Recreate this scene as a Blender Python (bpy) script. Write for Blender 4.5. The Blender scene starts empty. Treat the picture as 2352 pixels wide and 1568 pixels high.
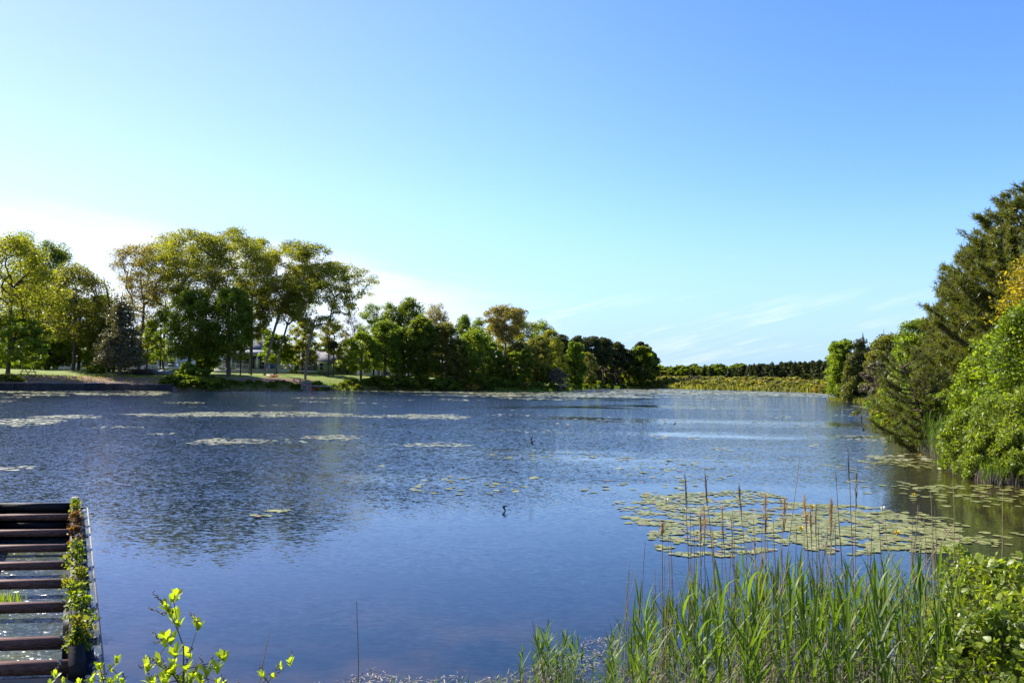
import bpy, math, random
import numpy as np
from mathutils import Matrix, Vector

SC = bpy.context.scene
COL = SC.collection
R = math.radians

# ------------------------------------------------------------------ camera
FPX, CAMZ = 784.0, 3.0                      # focal length in pixels of a 1024 wide frame, eye height over the water
PITCH, ROLL = 2.556, 0.9
cam_d = bpy.data.cameras.new("camera")
cam_d.sensor_width = 36.0
cam_d.lens = FPX / 1024 * 36
cam_d.clip_start = 0.05
cam_d.clip_end = 6000
cam = bpy.data.objects.new("camera", cam_d)
COL.objects.link(cam)
CAM_M = Matrix.Translation((0, 0, CAMZ)) @ Matrix.Rotation(R(90 + PITCH), 4, 'X') @ Matrix.Rotation(R(ROLL), 4, 'Z')
cam.matrix_world = CAM_M
SC.camera = cam
CAM_R = CAM_M.to_3x3()

# ------------------------------------------------------------------ light, sky, exposure
SUN_AZ, SUN_EL = -56.0, 38.0                # azimuth from +Y, positive to the right
SUN_STRENGTH, SKY_STRENGTH = 5.0, 0.086
EXPOSURE = 1.29
SC.view_settings.view_transform = 'Standard'
SC.view_settings.look = 'None'
SC.view_settings.exposure = EXPOSURE
SC.view_settings.gamma = 1.0
SC.cycles.diffuse_bounces = 6
SC.cycles.max_bounces = 14
SC.view_settings.use_curve_mapping = False
sd = bpy.data.lights.new("sun", 'SUN')
sd.energy = SUN_STRENGTH
sd.angle = R(0.53)
sd.color = (1.0, 0.95, 0.86)
sun = bpy.data.objects.new("sun", sd)
COL.objects.link(sun)
_az, _el = R(SUN_AZ), R(SUN_EL)
SUN_DIR = Vector((math.sin(_az) * math.cos(_el), math.cos(_az) * math.cos(_el), math.sin(_el)))
sun.rotation_mode = 'QUATERNION'
sun.rotation_quaternion = SUN_DIR.to_track_quat('Z', 'Y')
sun.location = SUN_DIR * 200


class NT:
    """small helper round a node tree"""
    def __init__(self, tree):
        self.t = tree
        tree.nodes.clear()

    def n(self, kind, **kw):
        nd = self.t.nodes.new(kind)
        ins = kw.pop('ins', {})
        for k, v in kw.items():
            setattr(nd, k, v)
        for k, v in ins.items():
            self.put(nd.inputs[k], v)
        return nd

    def put(self, sock, v):
        if isinstance(v, bpy.types.NodeSocket):
            self.t.links.new(v, sock)
        elif isinstance(v, bpy.types.Node):
            self.t.links.new(v.outputs[0], sock)
        else:
            sock.default_value = v

    def m(self, op, a, b=0.0, c=0.0, clamp=False):
        nd = self.t.nodes.new('ShaderNodeMath')
        nd.operation = op
        nd.use_clamp = clamp
        for i, v in enumerate((a, b, c)):
            self.put(nd.inputs[i], v)
        return nd.outputs[0]

    def smooth(self, v, lo, hi, a=0.0, b=1.0):
        nd = self.t.nodes.new('ShaderNodeMapRange')
        nd.interpolation_type = 'SMOOTHSTEP'
        for i, x in enumerate((v, lo, hi, a, b)):
            self.put(nd.inputs[i], x)
        return nd.outputs[0]

    def mix(self, fac, a, b, blend='MIX'):
        nd = self.t.nodes.new('ShaderNodeMix')
        nd.data_type = 'RGBA'
        nd.blend_type = blend
        self.put(nd.inputs[0], fac)
        self.put(nd.inputs[6], a)
        self.put(nd.inputs[7], b)
        return nd.outputs[2]

    def noise(self, scale, detail=4, vec=None, rough=0.55, dims='3D'):
        nd = self.t.nodes.new('ShaderNodeTexNoise')
        nd.noise_dimensions = dims
        nd.inputs['Scale'].default_value = scale
        nd.inputs['Detail'].default_value = detail
        nd.inputs['Roughness'].default_value = rough
        if vec is not None:
            self.put(nd.inputs['Vector'], vec)
        return nd.outputs['Fac']


def rgb(r, g, b):
    return (r, g, b, 1.0)


def build_world():
    w = bpy.data.worlds.new("World")
    SC.world = w
    w.use_nodes = True
    N = NT(w.node_tree)
    sky = N.n('ShaderNodeTexSky', sky_type='NISHITA', sun_disc=False, sun_elevation=R(SUN_EL),
              sun_rotation=R(SUN_AZ), altitude=0.0, air_density=1.0, dust_density=0.12, ozone_density=1.3)
    tc = N.n('ShaderNodeTexCoord')
    sep = N.n('ShaderNodeSeparateXYZ', ins={0: tc.outputs['Generated']})
    x, y, z = sep.outputs
    az = N.m('ARCTAN2', x, y)                       # azimuth from +Y
    el = N.m('ARCSINE', z)
    # thin high cloud, streaked along the horizon
    vec = N.n('ShaderNodeCombineXYZ', ins={0: N.m('MULTIPLY', az, 2.0), 1: N.m('ADD', N.m('MULTIPLY', el, 15.0), N.m('MULTIPLY', az, 1.6)), 2: 0.3})
    n1 = N.noise(1.6, 5, vec, 0.6)
    edge = N.m('MULTIPLY_ADD', N.m('ADD', az, 0.56), -0.105, 0.176)       # upper edge of the cloud sheet falls to the right
    edge = N.m('MULTIPLY_ADD', N.m('SUBTRACT', n1, 0.5), 0.06, edge)
    sheet = N.smooth(N.m('SUBTRACT', edge, el), -0.018, 0.026)
    left = N.smooth(az, 0.12, -0.20)
    sheet = N.m('MULTIPLY', sheet, left)
    vec2 = N.n('ShaderNodeCombineXYZ', ins={0: N.m('MULTIPLY', az, 5.0), 1: N.m('MULTIPLY_ADD', el, 42.0, N.m('MULTIPLY', az, -10.0)), 2: 4.1})
    n2 = N.noise(1.3, 5, vec2, 0.6)
    wis = N.smooth(n2, 0.48, 0.68)
    low = N.m('MULTIPLY', N.smooth(el, 0.12, 0.075), N.smooth(el, 0.0, 0.02))
    wis = N.m('MULTIPLY', N.m('MULTIPLY', wis, low), N.smooth(az, -0.1, 0.05))
    cl = N.m('ADD', N.m('MULTIPLY', sheet, N.smooth(n1, 0.3, 0.6, 0.35, 1.0)), N.m('MULTIPLY', wis, 0.38), clamp=True)
    hs = N.n('ShaderNodeHueSaturation', ins={'Hue': 0.5, 'Saturation': N.smooth(az, -0.5, 0.6, 0.98, 1.2), 'Value': 1.0, 'Fac': 1.0, 'Color': sky.outputs[0]})
    blue = N.mix(1.0, hs.outputs[0], N.mix(N.smooth(az, -0.6, 0.1), rgb(0.90, 0.90, 1.25), rgb(0.89, 0.99, 1.33)), 'MULTIPLY')
    haze = N.smooth(el, 0.24, -0.01, 0.0, 0.92)                         # pale air low over the horizon
    base = N.mix(haze, blue, rgb(2.15, 3.4, 5.4))
    col = N.mix(N.m('MULTIPLY', cl, 0.8), base, rgb(5.6, 5.8, 6.0))
    bg = N.n('ShaderNodeBackground', ins={'Color': col, 'Strength': SKY_STRENGTH})
    out = N.n('ShaderNodeOutputWorld', ins={'Surface': bg.outputs[0]})


build_world()


# ------------------------------------------------------------------ placing helpers
def ray(px, py):
    return CAM_R @ Vector(((px - 512) / FPX, -(py - 341) / FPX, -1.0))


def at(px, py, z=0.0):
    d = ray(px, py)
    t = (z - CAMZ) / d.z
    return Vector((d.x * t, d.y * t, z))


def atY(px, py, Y):
    d = ray(px, py)
    t = Y / d.y
    return Vector((d.x * t, Y, CAMZ + d.z * t))


def pix(p):
    """pixel of a world point (1024 wide frame)"""
    q = CAM_R.transposed() @ (Vector(p) - Vector((0, 0, CAMZ)))
    return 512 + FPX * q.x / -q.z, 341 - FPX * q.y / -q.z


# ------------------------------------------------------------------ mesh helpers
def mk_mesh(name, V, faces, mat=None, tint=None, smooth=False):
    """faces: list of int arrays, each (n, k)"""
    me = bpy.data.meshes.new(name)
    V = np.asarray(V, dtype=np.float32)
    faces = [np.asarray(f, dtype=np.int32) for f in faces if len(f)]
    me.vertices.add(len(V))
    me.vertices.foreach_set('co', V.ravel())
    nl = sum(f.size for f in faces)
    nf = sum(len(f) for f in faces)
    me.loops.add(nl)
    me.polygons.add(nf)
    me.loops.foreach_set('vertex_index', np.concatenate([f.ravel() for f in faces]))
    tot = np.concatenate([np.full(len(f), f.shape[1], dtype=np.int32) for f in faces])
    st = np.concatenate([[0], np.cumsum(tot)[:-1]]).astype(np.int32)
    me.polygons.foreach_set('loop_start', st)
    me.polygons.foreach_set('loop_total', tot)
    if smooth:
        me.polygons.foreach_set('use_smooth', np.ones(nf, dtype=bool))
    if tint is not None:
        a = me.attributes.new('tint', 'FLOAT', 'FACE')
        a.data.foreach_set('value', np.asarray(tint, dtype=np.float32))
    me.update(calc_edges=True)
    me.validate()
    if mat:
        me.materials.append(mat)
    return me


def link(name, data, parent=None, loc=None):
    o = bpy.data.objects.new(name, data)
    COL.objects.link(o)
    if parent is not None:
        o.parent = parent
    if loc is not None:
        o.location = loc
    return o


def tag(o, label=None, cat=None, group=None, kind=None):
    for k, v in (('label', label), ('category', cat), ('group', group), ('kind', kind)):
        if v:
            o[k] = v
    return o


def empty(name, loc=(0, 0, 0), rz=0.0):
    o = link(name, None, None, loc)
    o.empty_display_size = 0.2
    o.rotation_euler = (0, 0, rz)
    return o


def copy_tree(root, loc=None, rz=None, scale=None):
    c = root.copy()
    COL.objects.link(c)
    for k in list(c.keys()):
        if k in ('label',):
            del c[k]
    for ch in root.children:
        d = ch.copy()
        COL.objects.link(d)
        d.parent = c
        for g in ch.children:
            e = g.copy()
            COL.objects.link(e)
            e.parent = d
    if loc is not None:
        c.location = loc
    if rz is not None:
        c.rotation_euler = (0, 0, rz)
    if scale is not None:
        c.scale = scale
    return c


def nrm(a):
    return a / np.maximum(np.linalg.norm(a, axis=-1, keepdims=True), 1e-9)


def tubes(P0, P1, r0, r1, k=5):
    """tapered tubes, one per row -> V, F"""
    P0, P1 = np.asarray(P0, float), np.asarray(P1, float)
    n = len(P0)
    r0 = np.broadcast_to(np.asarray(r0, float), (n,))
    r1 = np.broadcast_to(np.asarray(r1, float), (n,))
    ax = nrm(P1 - P0)
    ref = np.where(np.abs(ax[:, 2:3]) < 0.9, np.array([[0, 0, 1.0]]), np.array([[1.0, 0, 0]]))
    u = nrm(np.cross(ax, ref))
    v = np.cross(ax, u)
    a = np.linspace(0, 2 * np.pi, k, endpoint=False)
    ring = u[:, None, :] * np.cos(a)[None, :, None] + v[:, None, :] * np.sin(a)[None, :, None]
    V = np.concatenate([P0[:, None] + ring * r0[:, None, None], P1[:, None] + ring * r1[:, None, None]], axis=1)
    base = (np.arange(n) * 2 * k)[:, None]
    i = np.arange(k)
    j = (i + 1) % k
    F = np.stack([base + j, base + i, base + k + i, base + k + j], axis=-1).reshape(-1, 4)
    return V.reshape(-1, 3), F


class MB:
    """collects boxes, bars and polygons into one mesh"""
    def __init__(self):
        self.V, self.F4, self.F3, self.n = [], [], [], 0

    def add(self, V, F):
        V = np.asarray(V, float)
        F = np.asarray(F) + self.n
        self.V.append(V)
        (self.F4 if F.shape[1] == 4 else self.F3).append(F)
        self.n += len(V)

    def box(self, c, s, rz=0.0, M=None):
        x, y, z = (v / 2 for v in s)
        V = np.array([[-x, -y, -z], [x, -y, -z], [x, y, -z], [-x, y, -z], [-x, -y, z], [x, -y, z], [x, y, z], [-x, y, z]])
        if rz:
            cc, ss = math.cos(rz), math.sin(rz)
            V = V @ np.array([[cc, ss, 0], [-ss, cc, 0], [0, 0, 1]])
        if M is not None:
            V = V @ np.array(M.to_3x3()).T
        self.add(V + np.array(c), [[3, 2, 1, 0], [4, 5, 6, 7], [0, 1, 5, 4], [1, 2, 6, 5], [2, 3, 7, 6], [3, 0, 4, 7]])
        return self

    def bar(self, a, b, w, h, up=(0, 0, 1)):
        """rectangular bar from a to b, w across, h along up"""
        a, b = np.array(a, float), np.array(b, float)
        d = b - a
        L = np.linalg.norm(d)
        d = d / L
        s = np.cross(d, np.array(up, float))
        s = s / max(np.linalg.norm(s), 1e-9)
        u = np.cross(s, d)
        V = []
        for e in (a, b):
            for sx, sz in ((-1, -1), (1, -1), (1, 1), (-1, 1)):
                V.append(e + s * sx * w / 2 + u * sz * h / 2)
        self.add(V, [[0, 1, 2, 3], [7, 6, 5, 4], [0, 4, 5, 1], [1, 5, 6, 2], [2, 6, 7, 3], [3, 7, 4, 0]])
        return self

    def tube(self, pts, radii, k=6):
        pts = np.asarray(pts, float)
        r = np.asarray(radii, float)
        V, F = tubes(pts[:-1], pts[1:], r[:-1], r[1:], k)
        self.add(V, F)
        return self

    def poly(self, V, F):
        self.add(V, F)
        return self

    def mesh(self, name, mat, smooth=False):
        return mk_mesh(name, np.concatenate(self.V), [np.concatenate(f) for f in (self.F4, self.F3) if f], mat, smooth=smooth)

    def build(self, name, mat, parent=None, loc=None, smooth=False):
        return link(name, self.mesh(name, mat, smooth), parent, loc)


# ------------------------------------------------------------------ materials
def mat_new(name):
    m = bpy.data.materials.new(name)
    m.use_nodes = True
    return m, NT(m.node_tree)


def mat_plain(name, col, rough=0.7, var=0.25, scale=6.0, bump=0.0, spec=0.3, streak=None, col2=None):
    """a solid surface with worn, blotchy colour"""
    m, N = mat_new(name)
    tc = N.n('ShaderNodeTexCoord')
    vec = tc.outputs['Object']
    if streak:
        mp = N.n('ShaderNodeMapping', ins={0: vec, 3: streak})
        vec = mp.outputs[0]
    nz = N.noise(scale, 6, vec, 0.65)
    c2 = col2 or tuple(c * (1 - var) for c in col)
    c1 = tuple(min(1, c * (1 + var * 0.6)) for c in col)
    cc = N.mix(N.smooth(nz, 0.3, 0.7), rgb(*c2), rgb(*c1))
    b = N.n('ShaderNodeBsdfPrincipled', ins={'Base Color': cc, 'Roughness': rough, 'Specular IOR Level': spec})
    if bump:
        bp = N.n('ShaderNodeBump', ins={'Strength': bump, 'Distance': 0.02, 'Height': nz})
        N.put(b.inputs['Normal'], bp.outputs[0])
    N.n('ShaderNodeOutputMaterial', ins={0: b.outputs[0]})
    return m


def mat_leaf(name, dark, light, trans=0.4, rough=0.45, spec=0.35, tcol=None, odd=None):
    """foliage: colour per leaf from the face attribute tint, part of the light passes through"""
    m, N = mat_new(name)
    at_ = N.n('ShaderNodeAttribute', attribute_name='tint')
    f = at_.outputs['Fac']
    oi = N.n('ShaderNodeObjectInfo')
    f2 = N.m('ADD', f, N.m('MULTIPLY_ADD', oi.outputs['Random'], 0.24, -0.12), clamp=True)
    c = N.mix(f2, rgb(*dark), rgb(*light))
    if odd:
        c = N.mix(N.smooth(f, 0.9, 0.95), c, rgb(*odd))
    b = N.n('ShaderNodeBsdfPrincipled', ins={'Base Color': c, 'Roughness': rough, 'Specular IOR Level': spec})
    tl = N.mix(1.0, c, rgb(*(tcol or (2.1, 1.95, 0.6))), 'MULTIPLY')
    t = N.n('ShaderNodeBsdfTranslucent', ins={'Color': tl})
    mx = N.n('ShaderNodeMixShader', ins={0: trans, 1: b.outputs[0], 2: t.outputs[0]})
    N.n('ShaderNodeOutputMaterial', ins={0: mx.outputs[0]})
    return m


M = {}
M['bark'] = mat_plain('bark', (0.085, 0.065, 0.05), 0.9, 0.45, 2.0, 0.6, 0.1, (3, 3, 0.6))
M['bark_grey'] = mat_plain('bark_grey', (0.17, 0.145, 0.12), 0.9, 0.4, 2.0, 0.5, 0.1, (3, 3, 0.6))
M['bark_pine'] = mat_plain('bark_pine', (0.10, 0.065, 0.05), 0.9, 0.4, 3.0, 0.6, 0.1, (3, 3, 0.8))
M['oak'] = mat_leaf('oak_leaves', (0.092, 0.114, 0.013), (0.205, 0.215, 0.024), 0.62)
M['oak_olive'] = mat_leaf('olive_leaves', (0.075, 0.088, 0.018), (0.170, 0.175, 0.034), 0.56)
M['oak_tan'] = mat_leaf('tan_leaves', (0.115, 0.100, 0.030), (0.22, 0.190, 0.055), 0.5)
M['green'] = mat_leaf('green_leaves', (0.062, 0.102, 0.011), (0.150, 0.205, 0.020), 0.6)
M['bright'] = mat_leaf('bright_leaves', (0.072, 0.120, 0.012), (0.180, 0.240, 0.022), 0.55)
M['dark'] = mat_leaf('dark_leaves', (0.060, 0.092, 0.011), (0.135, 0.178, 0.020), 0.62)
M['grey'] = mat_leaf('grey_needles', (0.065, 0.068, 0.036), (0.15, 0.14, 0.075), 0.3)
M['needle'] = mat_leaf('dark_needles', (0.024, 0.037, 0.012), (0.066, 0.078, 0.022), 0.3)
M['pine'] = mat_leaf('pine_needles', (0.050, 0.068, 0.012), (0.140, 0.150, 0.030), 0.4, 0.4, 0.4)
M['orange'] = mat_leaf('orange_leaves', (0.15, 0.135, 0.010), (0.30, 0.245, 0.018), 0.5)
M['marsh'] = mat_leaf('marsh_leaves', (0.115, 0.130, 0.032), (0.225, 0.222, 0.058), 0.52)
M['marsh_orange'] = mat_leaf('marsh_orange_leaves', (0.15, 0.125, 0.028), (0.26, 0.20, 0.040), 0.45)
M['twig'] = mat_leaf('twig_buds', (0.085, 0.075, 0.055), (0.15, 0.125, 0.085), 0.2)
M['red'] = mat_leaf('red_flowers', (0.28, 0.015, 0.03), (0.45, 0.03, 0.07), 0.3, tcol=(1.2, 0.8, 0.8))
M['clethra'] = mat_leaf('new_shrub_leaves', (0.13, 0.20, 0.016), (0.25, 0.31, 0.025), 0.55, 0.4, 0.4)
M['near_shrub'] = mat_leaf('glossy_shrub_leaves', (0.092, 0.138, 0.012), (0.225, 0.265, 0.030), 0.48, 0.42, 0.45, tcol=(1.75, 1.75, 0.6))
M['reed'] = mat_leaf('reed_leaves', (0.050, 0.088, 0.011), (0.125, 0.178, 0.022), 0.5, 0.45, 0.35, tcol=(1.5, 1.6, 0.5))
M['reed_stem'] = mat_plain('reed_stem', (0.10, 0.14, 0.04), 0.6, 0.3, 20, 0.0)
M['straw'] = mat_plain('dry_reed', (0.23, 0.165, 0.105), 0.75, 0.4, 14, 0.0)
M['straw_dark'] = mat_plain('dark_dry_reed', (0.12, 0.085, 0.06), 0.75, 0.4, 14, 0.0)
M['plume'] = mat_leaf('dry_plume', (0.26, 0.165, 0.09), (0.46, 0.33, 0.20), 0.35, 0.7, 0.1, tcol=(1.2, 1.1, 0.9))
M['plume_grey'] = mat_leaf('grey_plume', (0.13, 0.10, 0.085), (0.22, 0.18, 0.15), 0.3, 0.7, 0.1, tcol=(1.1, 1.1, 1.0))
def mat_pad(name, c_a, c_b, spec=0.7, rough=0.36):
    m, N = mat_new(name)
    at_ = N.n('ShaderNodeAttribute', attribute_name='tint')
    f = at_.outputs['Fac']
    c = N.mix(f, rgb(*c_a), rgb(*c_b))
    c = N.mix(N.smooth(f, 0.82, 0.9), c, rgb(0.19, 0.120, 0.085))
    geo = N.n('ShaderNodeNewGeometry')
    blot = N.noise(14.0, 3, geo.outputs['Position'], 0.6)
    c = N.mix(N.smooth(blot, 0.58, 0.75, 0.0, 0.45), c, rgb(0.16, 0.12, 0.05))
    nt = N.n('ShaderNodeTexNoise', ins={'Scale': 5.0, 'Detail': 2.0, 'Vector': geo.outputs['Position']})
    v1 = N.n('ShaderNodeVectorMath', operation='SUBTRACT', ins={0: nt.outputs['Color'], 1: (0.5, 0.5, 0.5)})
    v2 = N.n('ShaderNodeVectorMath', operation='MULTIPLY', ins={0: v1.outputs[0], 1: (1.5, 1.5, 0.0)})
    v3 = N.n('ShaderNodeVectorMath', operation='ADD', ins={0: v2.outputs[0], 1: geo.outputs['Normal']})
    nn = N.n('ShaderNodeVectorMath', operation='NORMALIZE', ins={0: v3.outputs[0]})
    b = N.n('ShaderNodeBsdfPrincipled', ins={'Base Color': c, 'Roughness': rough, 'Specular IOR Level': spec, 'Normal': nn.outputs[0]})
    N.n('ShaderNodeOutputMaterial', ins={0: b.outputs[0]})
    return m


M['pad'] = mat_pad('lily_pad', (0.140, 0.152, 0.030), (0.250, 0.240, 0.060), 0.45, 0.42)
M['pad_glint'] = mat_pad('glint_lily_pad', (0.22, 0.225, 0.10), (0.36, 0.35, 0.18))  # lighter pad colour for the far rafts, sun glint put into it
M['yellow'] = mat_plain('yellow_petal', (0.75, 0.50, 0.02), 0.5, 0.2)
M['white_petal'] = mat_plain('white_petal', (0.8, 0.78, 0.72), 0.5, 0.1)
M['bird'] = mat_plain('dark_feathers', (0.02, 0.022, 0.035), 0.5, 0.3)
M['bird_pale'] = mat_plain('pale_feathers', (0.45, 0.36, 0.28), 0.7, 0.2)
M['timber_dark'] = mat_plain('wet_dark_timber', (0.014, 0.011, 0.010), 0.6, 0.5, 3, 0.4, 0.2, (1, 1, 3))
M['beam'] = mat_plain('weathered_beam', (0.16, 0.080, 0.058), 0.65, 0.6, 2.5, 0.0, 0.15, (1.5, 34, 34), col2=(0.05, 0.027, 0.02))
M['bulkhead'] = mat_plain('tarred_timber', (0.035, 0.037, 0.04), 0.75, 0.5, 1.2, 0.4, 0.2, (1, 1, 4))
M['bulkhead_cap'] = mat_plain('bulkhead_cap', (0.10, 0.095, 0.09), 0.8, 0.4, 1.5)
M['concrete'] = mat_plain('concrete', (0.42, 0.40, 0.37), 0.85, 0.25, 2.0, 0.3)
M['post_grey'] = mat_plain('grey_wood', (0.24, 0.22, 0.19), 0.85, 0.35, 4.0, 0.4, 0.2, (4, 4, 1))
M['redwood'] = mat_plain('stained_wood', (0.15, 0.07, 0.055), 0.75, 0.35, 4.0)
M['white'] = mat_plain('white_paint', (0.74, 0.74, 0.72), 0.6, 0.1, 2.0)
M['white_old'] = mat_plain('off_white_siding', (0.52, 0.53, 0.52), 0.7, 0.15, 1.5)
M['blue'] = mat_plain('blue_siding', (0.055, 0.10, 0.21), 0.65, 0.2, 1.5)
M['sage'] = mat_plain('sage_siding', (0.22, 0.29, 0.19), 0.7, 0.15, 1.2)
M['roof'] = mat_plain('grey_shingles', (0.17, 0.165, 0.17), 0.9, 0.3, 5.0, 0.4)
M['roof_light'] = mat_plain('light_shingles', (0.34, 0.34, 0.36), 0.9, 0.25, 5.0, 0.4)
M['glass'] = mat_plain('window_glass', (0.03, 0.035, 0.045), 0.08, 0.2, 1.0, 0, 0.6)
M['kayak'] = mat_plain('red_plastic', (0.62, 0.035, 0.018), 0.35, 0.15, 2.0, 0, 0.5)
M['kayak_pale'] = mat_plain('pale_plastic', (0.6, 0.5, 0.45), 0.4, 0.2, 2.0, 0, 0.5)
M['black'] = mat_plain('black_plastic', (0.02, 0.02, 0.022), 0.6, 0.3)
M['steel'] = mat_plain('grey_metal', (0.28, 0.29, 0.30), 0.45, 0.2, 3.0)
M['tarp'] = mat_plain('grey_tarp', (0.10, 0.12, 0.14), 0.5, 0.3, 1.0)
M['car'] = mat_plain('silver_car_paint', (0.42, 0.45, 0.48), 0.3, 0.1, 1.0, 0, 0.6)
M['tyre'] = mat_plain('tyre_rubber', (0.015, 0.015, 0.016), 0.9, 0.3)
M['brush'] = mat_plain('brush_wood', (0.07, 0.055, 0.045), 0.9, 0.4)
M['net'] = mat_plain('black_net', (0.035, 0.035, 0.04), 0.9, 0.3)

# ------------------------------------------------------------------ terrain
# lake outline, from the water's edge as seen in the photograph laid on the level water
EDGE_PX = [(-60, 389.2), (0, 389.0), (100, 389.6), (175, 390.4), (300, 390.3), (350, 389.9), (450, 390.2), (545, 391.2),
           (562, 389.8), (590, 387.9), (622, 386.9), (657, 387.4), (690, 388.6), (740, 389.7), (800, 391.5), (836, 393.4)]
EDGE_PX2 = [(828, 399.6), (850, 400.6), (892, 404.5), (889, 414), (876, 427), (897, 444), (930, 453), (950, 470), (985, 482), (1030, 486)]
LAKE = [(-8, 5.0), (-40, 2), (-75, 30), (-88, 80)]
LAKE += [tuple(at(*p)[:2]) for p in EDGE_PX] + [(95, 175), (92, 140), (66, 128)] + [tuple(at(*p)[:2]) for p in EDGE_PX2]
LAKE += [(20, 21), (17, 14.5), (12, 11.6), (8, 9.7), (5.5, 8.9), (3, 8.1), (0, 7.6), (-2, 7.3), (-3.5, 6.4), (-5, 5.2)]
LAKE = np.array(LAKE)


def lake_dist(P):
    """signed distance to the lake's edge, positive on land"""
    P = np.atleast_2d(P)
    A, B = LAKE, np.roll(LAKE, -1, axis=0)
    best = np.full(len(P), 1e9)
    inside = np.zeros(len(P), bool)
    for a, b in zip(A, B):
        d = b - a
        t = np.clip(((P - a) @ d) / (d @ d), 0, 1)
        best = np.minimum(best, np.linalg.norm(P - a - t[:, None] * d, axis=1))
        cond = (a[1] > P[:, 1]) != (b[1] > P[:, 1])
        with np.errstate(divide='ignore', invalid='ignore'):
            xi = (b[0] - a[0]) * (P[:, 1] - a[1]) / (b[1] - a[1]) + a[0]
        inside ^= cond & (P[:, 0] < xi)
    return np.where(inside, -best, best)


def sig(v):
    return 1 / (1 + np.exp(-np.clip(v, -40, 40)))


def fbm(x, y, s):
    return (np.sin(x * s + 1.3 * np.sin(y * s * 0.7 + 0.4)) * np.sin(y * s * 1.1 + 1.7 * np.sin(x * s * 0.6 + 2.0))
            + 0.5 * np.sin(x * s * 2.3 + y * s * 1.1 + 1.0) * np.sin(y * s * 2.7 - x * s * 0.8))


BULK_X = at(170, 390.4).x
# spillway box corners on the water, and the sunken floor inside
SB = {'rb': at(75, 503, 0.12), 'rn': at(77, 668, 0.12)}
SB['u'] = (SB['rn'] - SB['rb']).normalized()
SB['rn'] = SB['rb'] + SB['u'] * 10.6
SB['v'] = Vector((-0.985, -0.13, 0)).normalized()
BOX_W = 1.75
SB['lb'] = SB['rb'] + SB['v'] * BOX_W
SB['ln'] = SB['rn'] + SB['v'] * BOX_W


def in_box(P, pad=0.0):
    o = np.array(SB['rb'][:2])
    u, v = np.array(SB['u'][:2]), np.array(SB['v'][:2])
    Minv = np.linalg.inv(np.stack([u, v], axis=1))
    q = (P - o) @ Minv.T
    return (q[:, 0] > -pad) & (q[:, 0] < 10.6 + pad) & (q[:, 1] > -0.3 - pad) & (q[:, 1] < BOX_W + pad)


def terrain(x, y):
    x, y = np.asarray(x, float).ravel(), np.asarray(y, float).ravel()
    P = np.stack([x, y], axis=1)
    d = lake_dist(P)
    far = sig((y - 45) / 4)
    A = 1.6 * (1 - far) + far * (1.15 + 1.8 * sig((14 - x) / 7) * sig((190 - y) / 12))
    k = 5.0 * (1 - far) + far * 6.0
    land = A * (1 - np.exp(-np.maximum(d, 0) / k))
    wb = sig((BULK_X - x) / 1.5) * far                          # behind the timber bulkhead the lawn starts high
    landb = 0.95 + 1.9 * (1 - np.exp(-np.maximum(d, 0) / 10.0))
    land = land * (1 - wb) + landb * wb
    land += np.clip(d / 20, 0, 1) * 0.10 * fbm(x, y, 0.21) + np.clip(d, 0, 1) * 0.03 * fbm(x, y, 1.7)
    bed = -1.5 * (1 - np.exp(np.minimum(d, 0) / 5.0)) - 0.02
    z = np.where(d > 0, land, bed)
    z = np.where(in_box(P, 0.5), np.minimum(z, -1.3), z)
    return z


def ground_z(x, y):
    return float(terrain([x], [y])[0])


def axis(segs):
    out = []
    for a, b, s in segs:
        out += list(np.arange(a, b, s))
    return np.array(out + [segs[-1][1]])


gx = axis([(-3000, -300, 150), (-300, -130, 12), (-130, -20, 1.1), (-20, 24, 0.4), (24, 110, 1.1), (110, 300, 12), (300, 3000, 150)])
gy = axis([(-400, -40, 40), (-40, -8, 3), (-8, 16, 0.33), (16, 60, 1.1), (60, 290, 1.2), (290, 420, 8), (420, 4000, 160)])
GX, GY = np.meshgrid(gx, gy)
GZ = terrain(GX, GY)
gV = np.stack([GX.ravel(), GY.ravel(), GZ], axis=1)
nxg = len(gx)
ii, jj = np.meshgrid(np.arange(len(gy) - 1), np.arange(nxg - 1), indexing='ij')
b0 = (ii * nxg + jj).ravel()
gF = np.stack([b0, b0 + 1, b0 + nxg + 1, b0 + nxg], axis=1)


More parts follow.
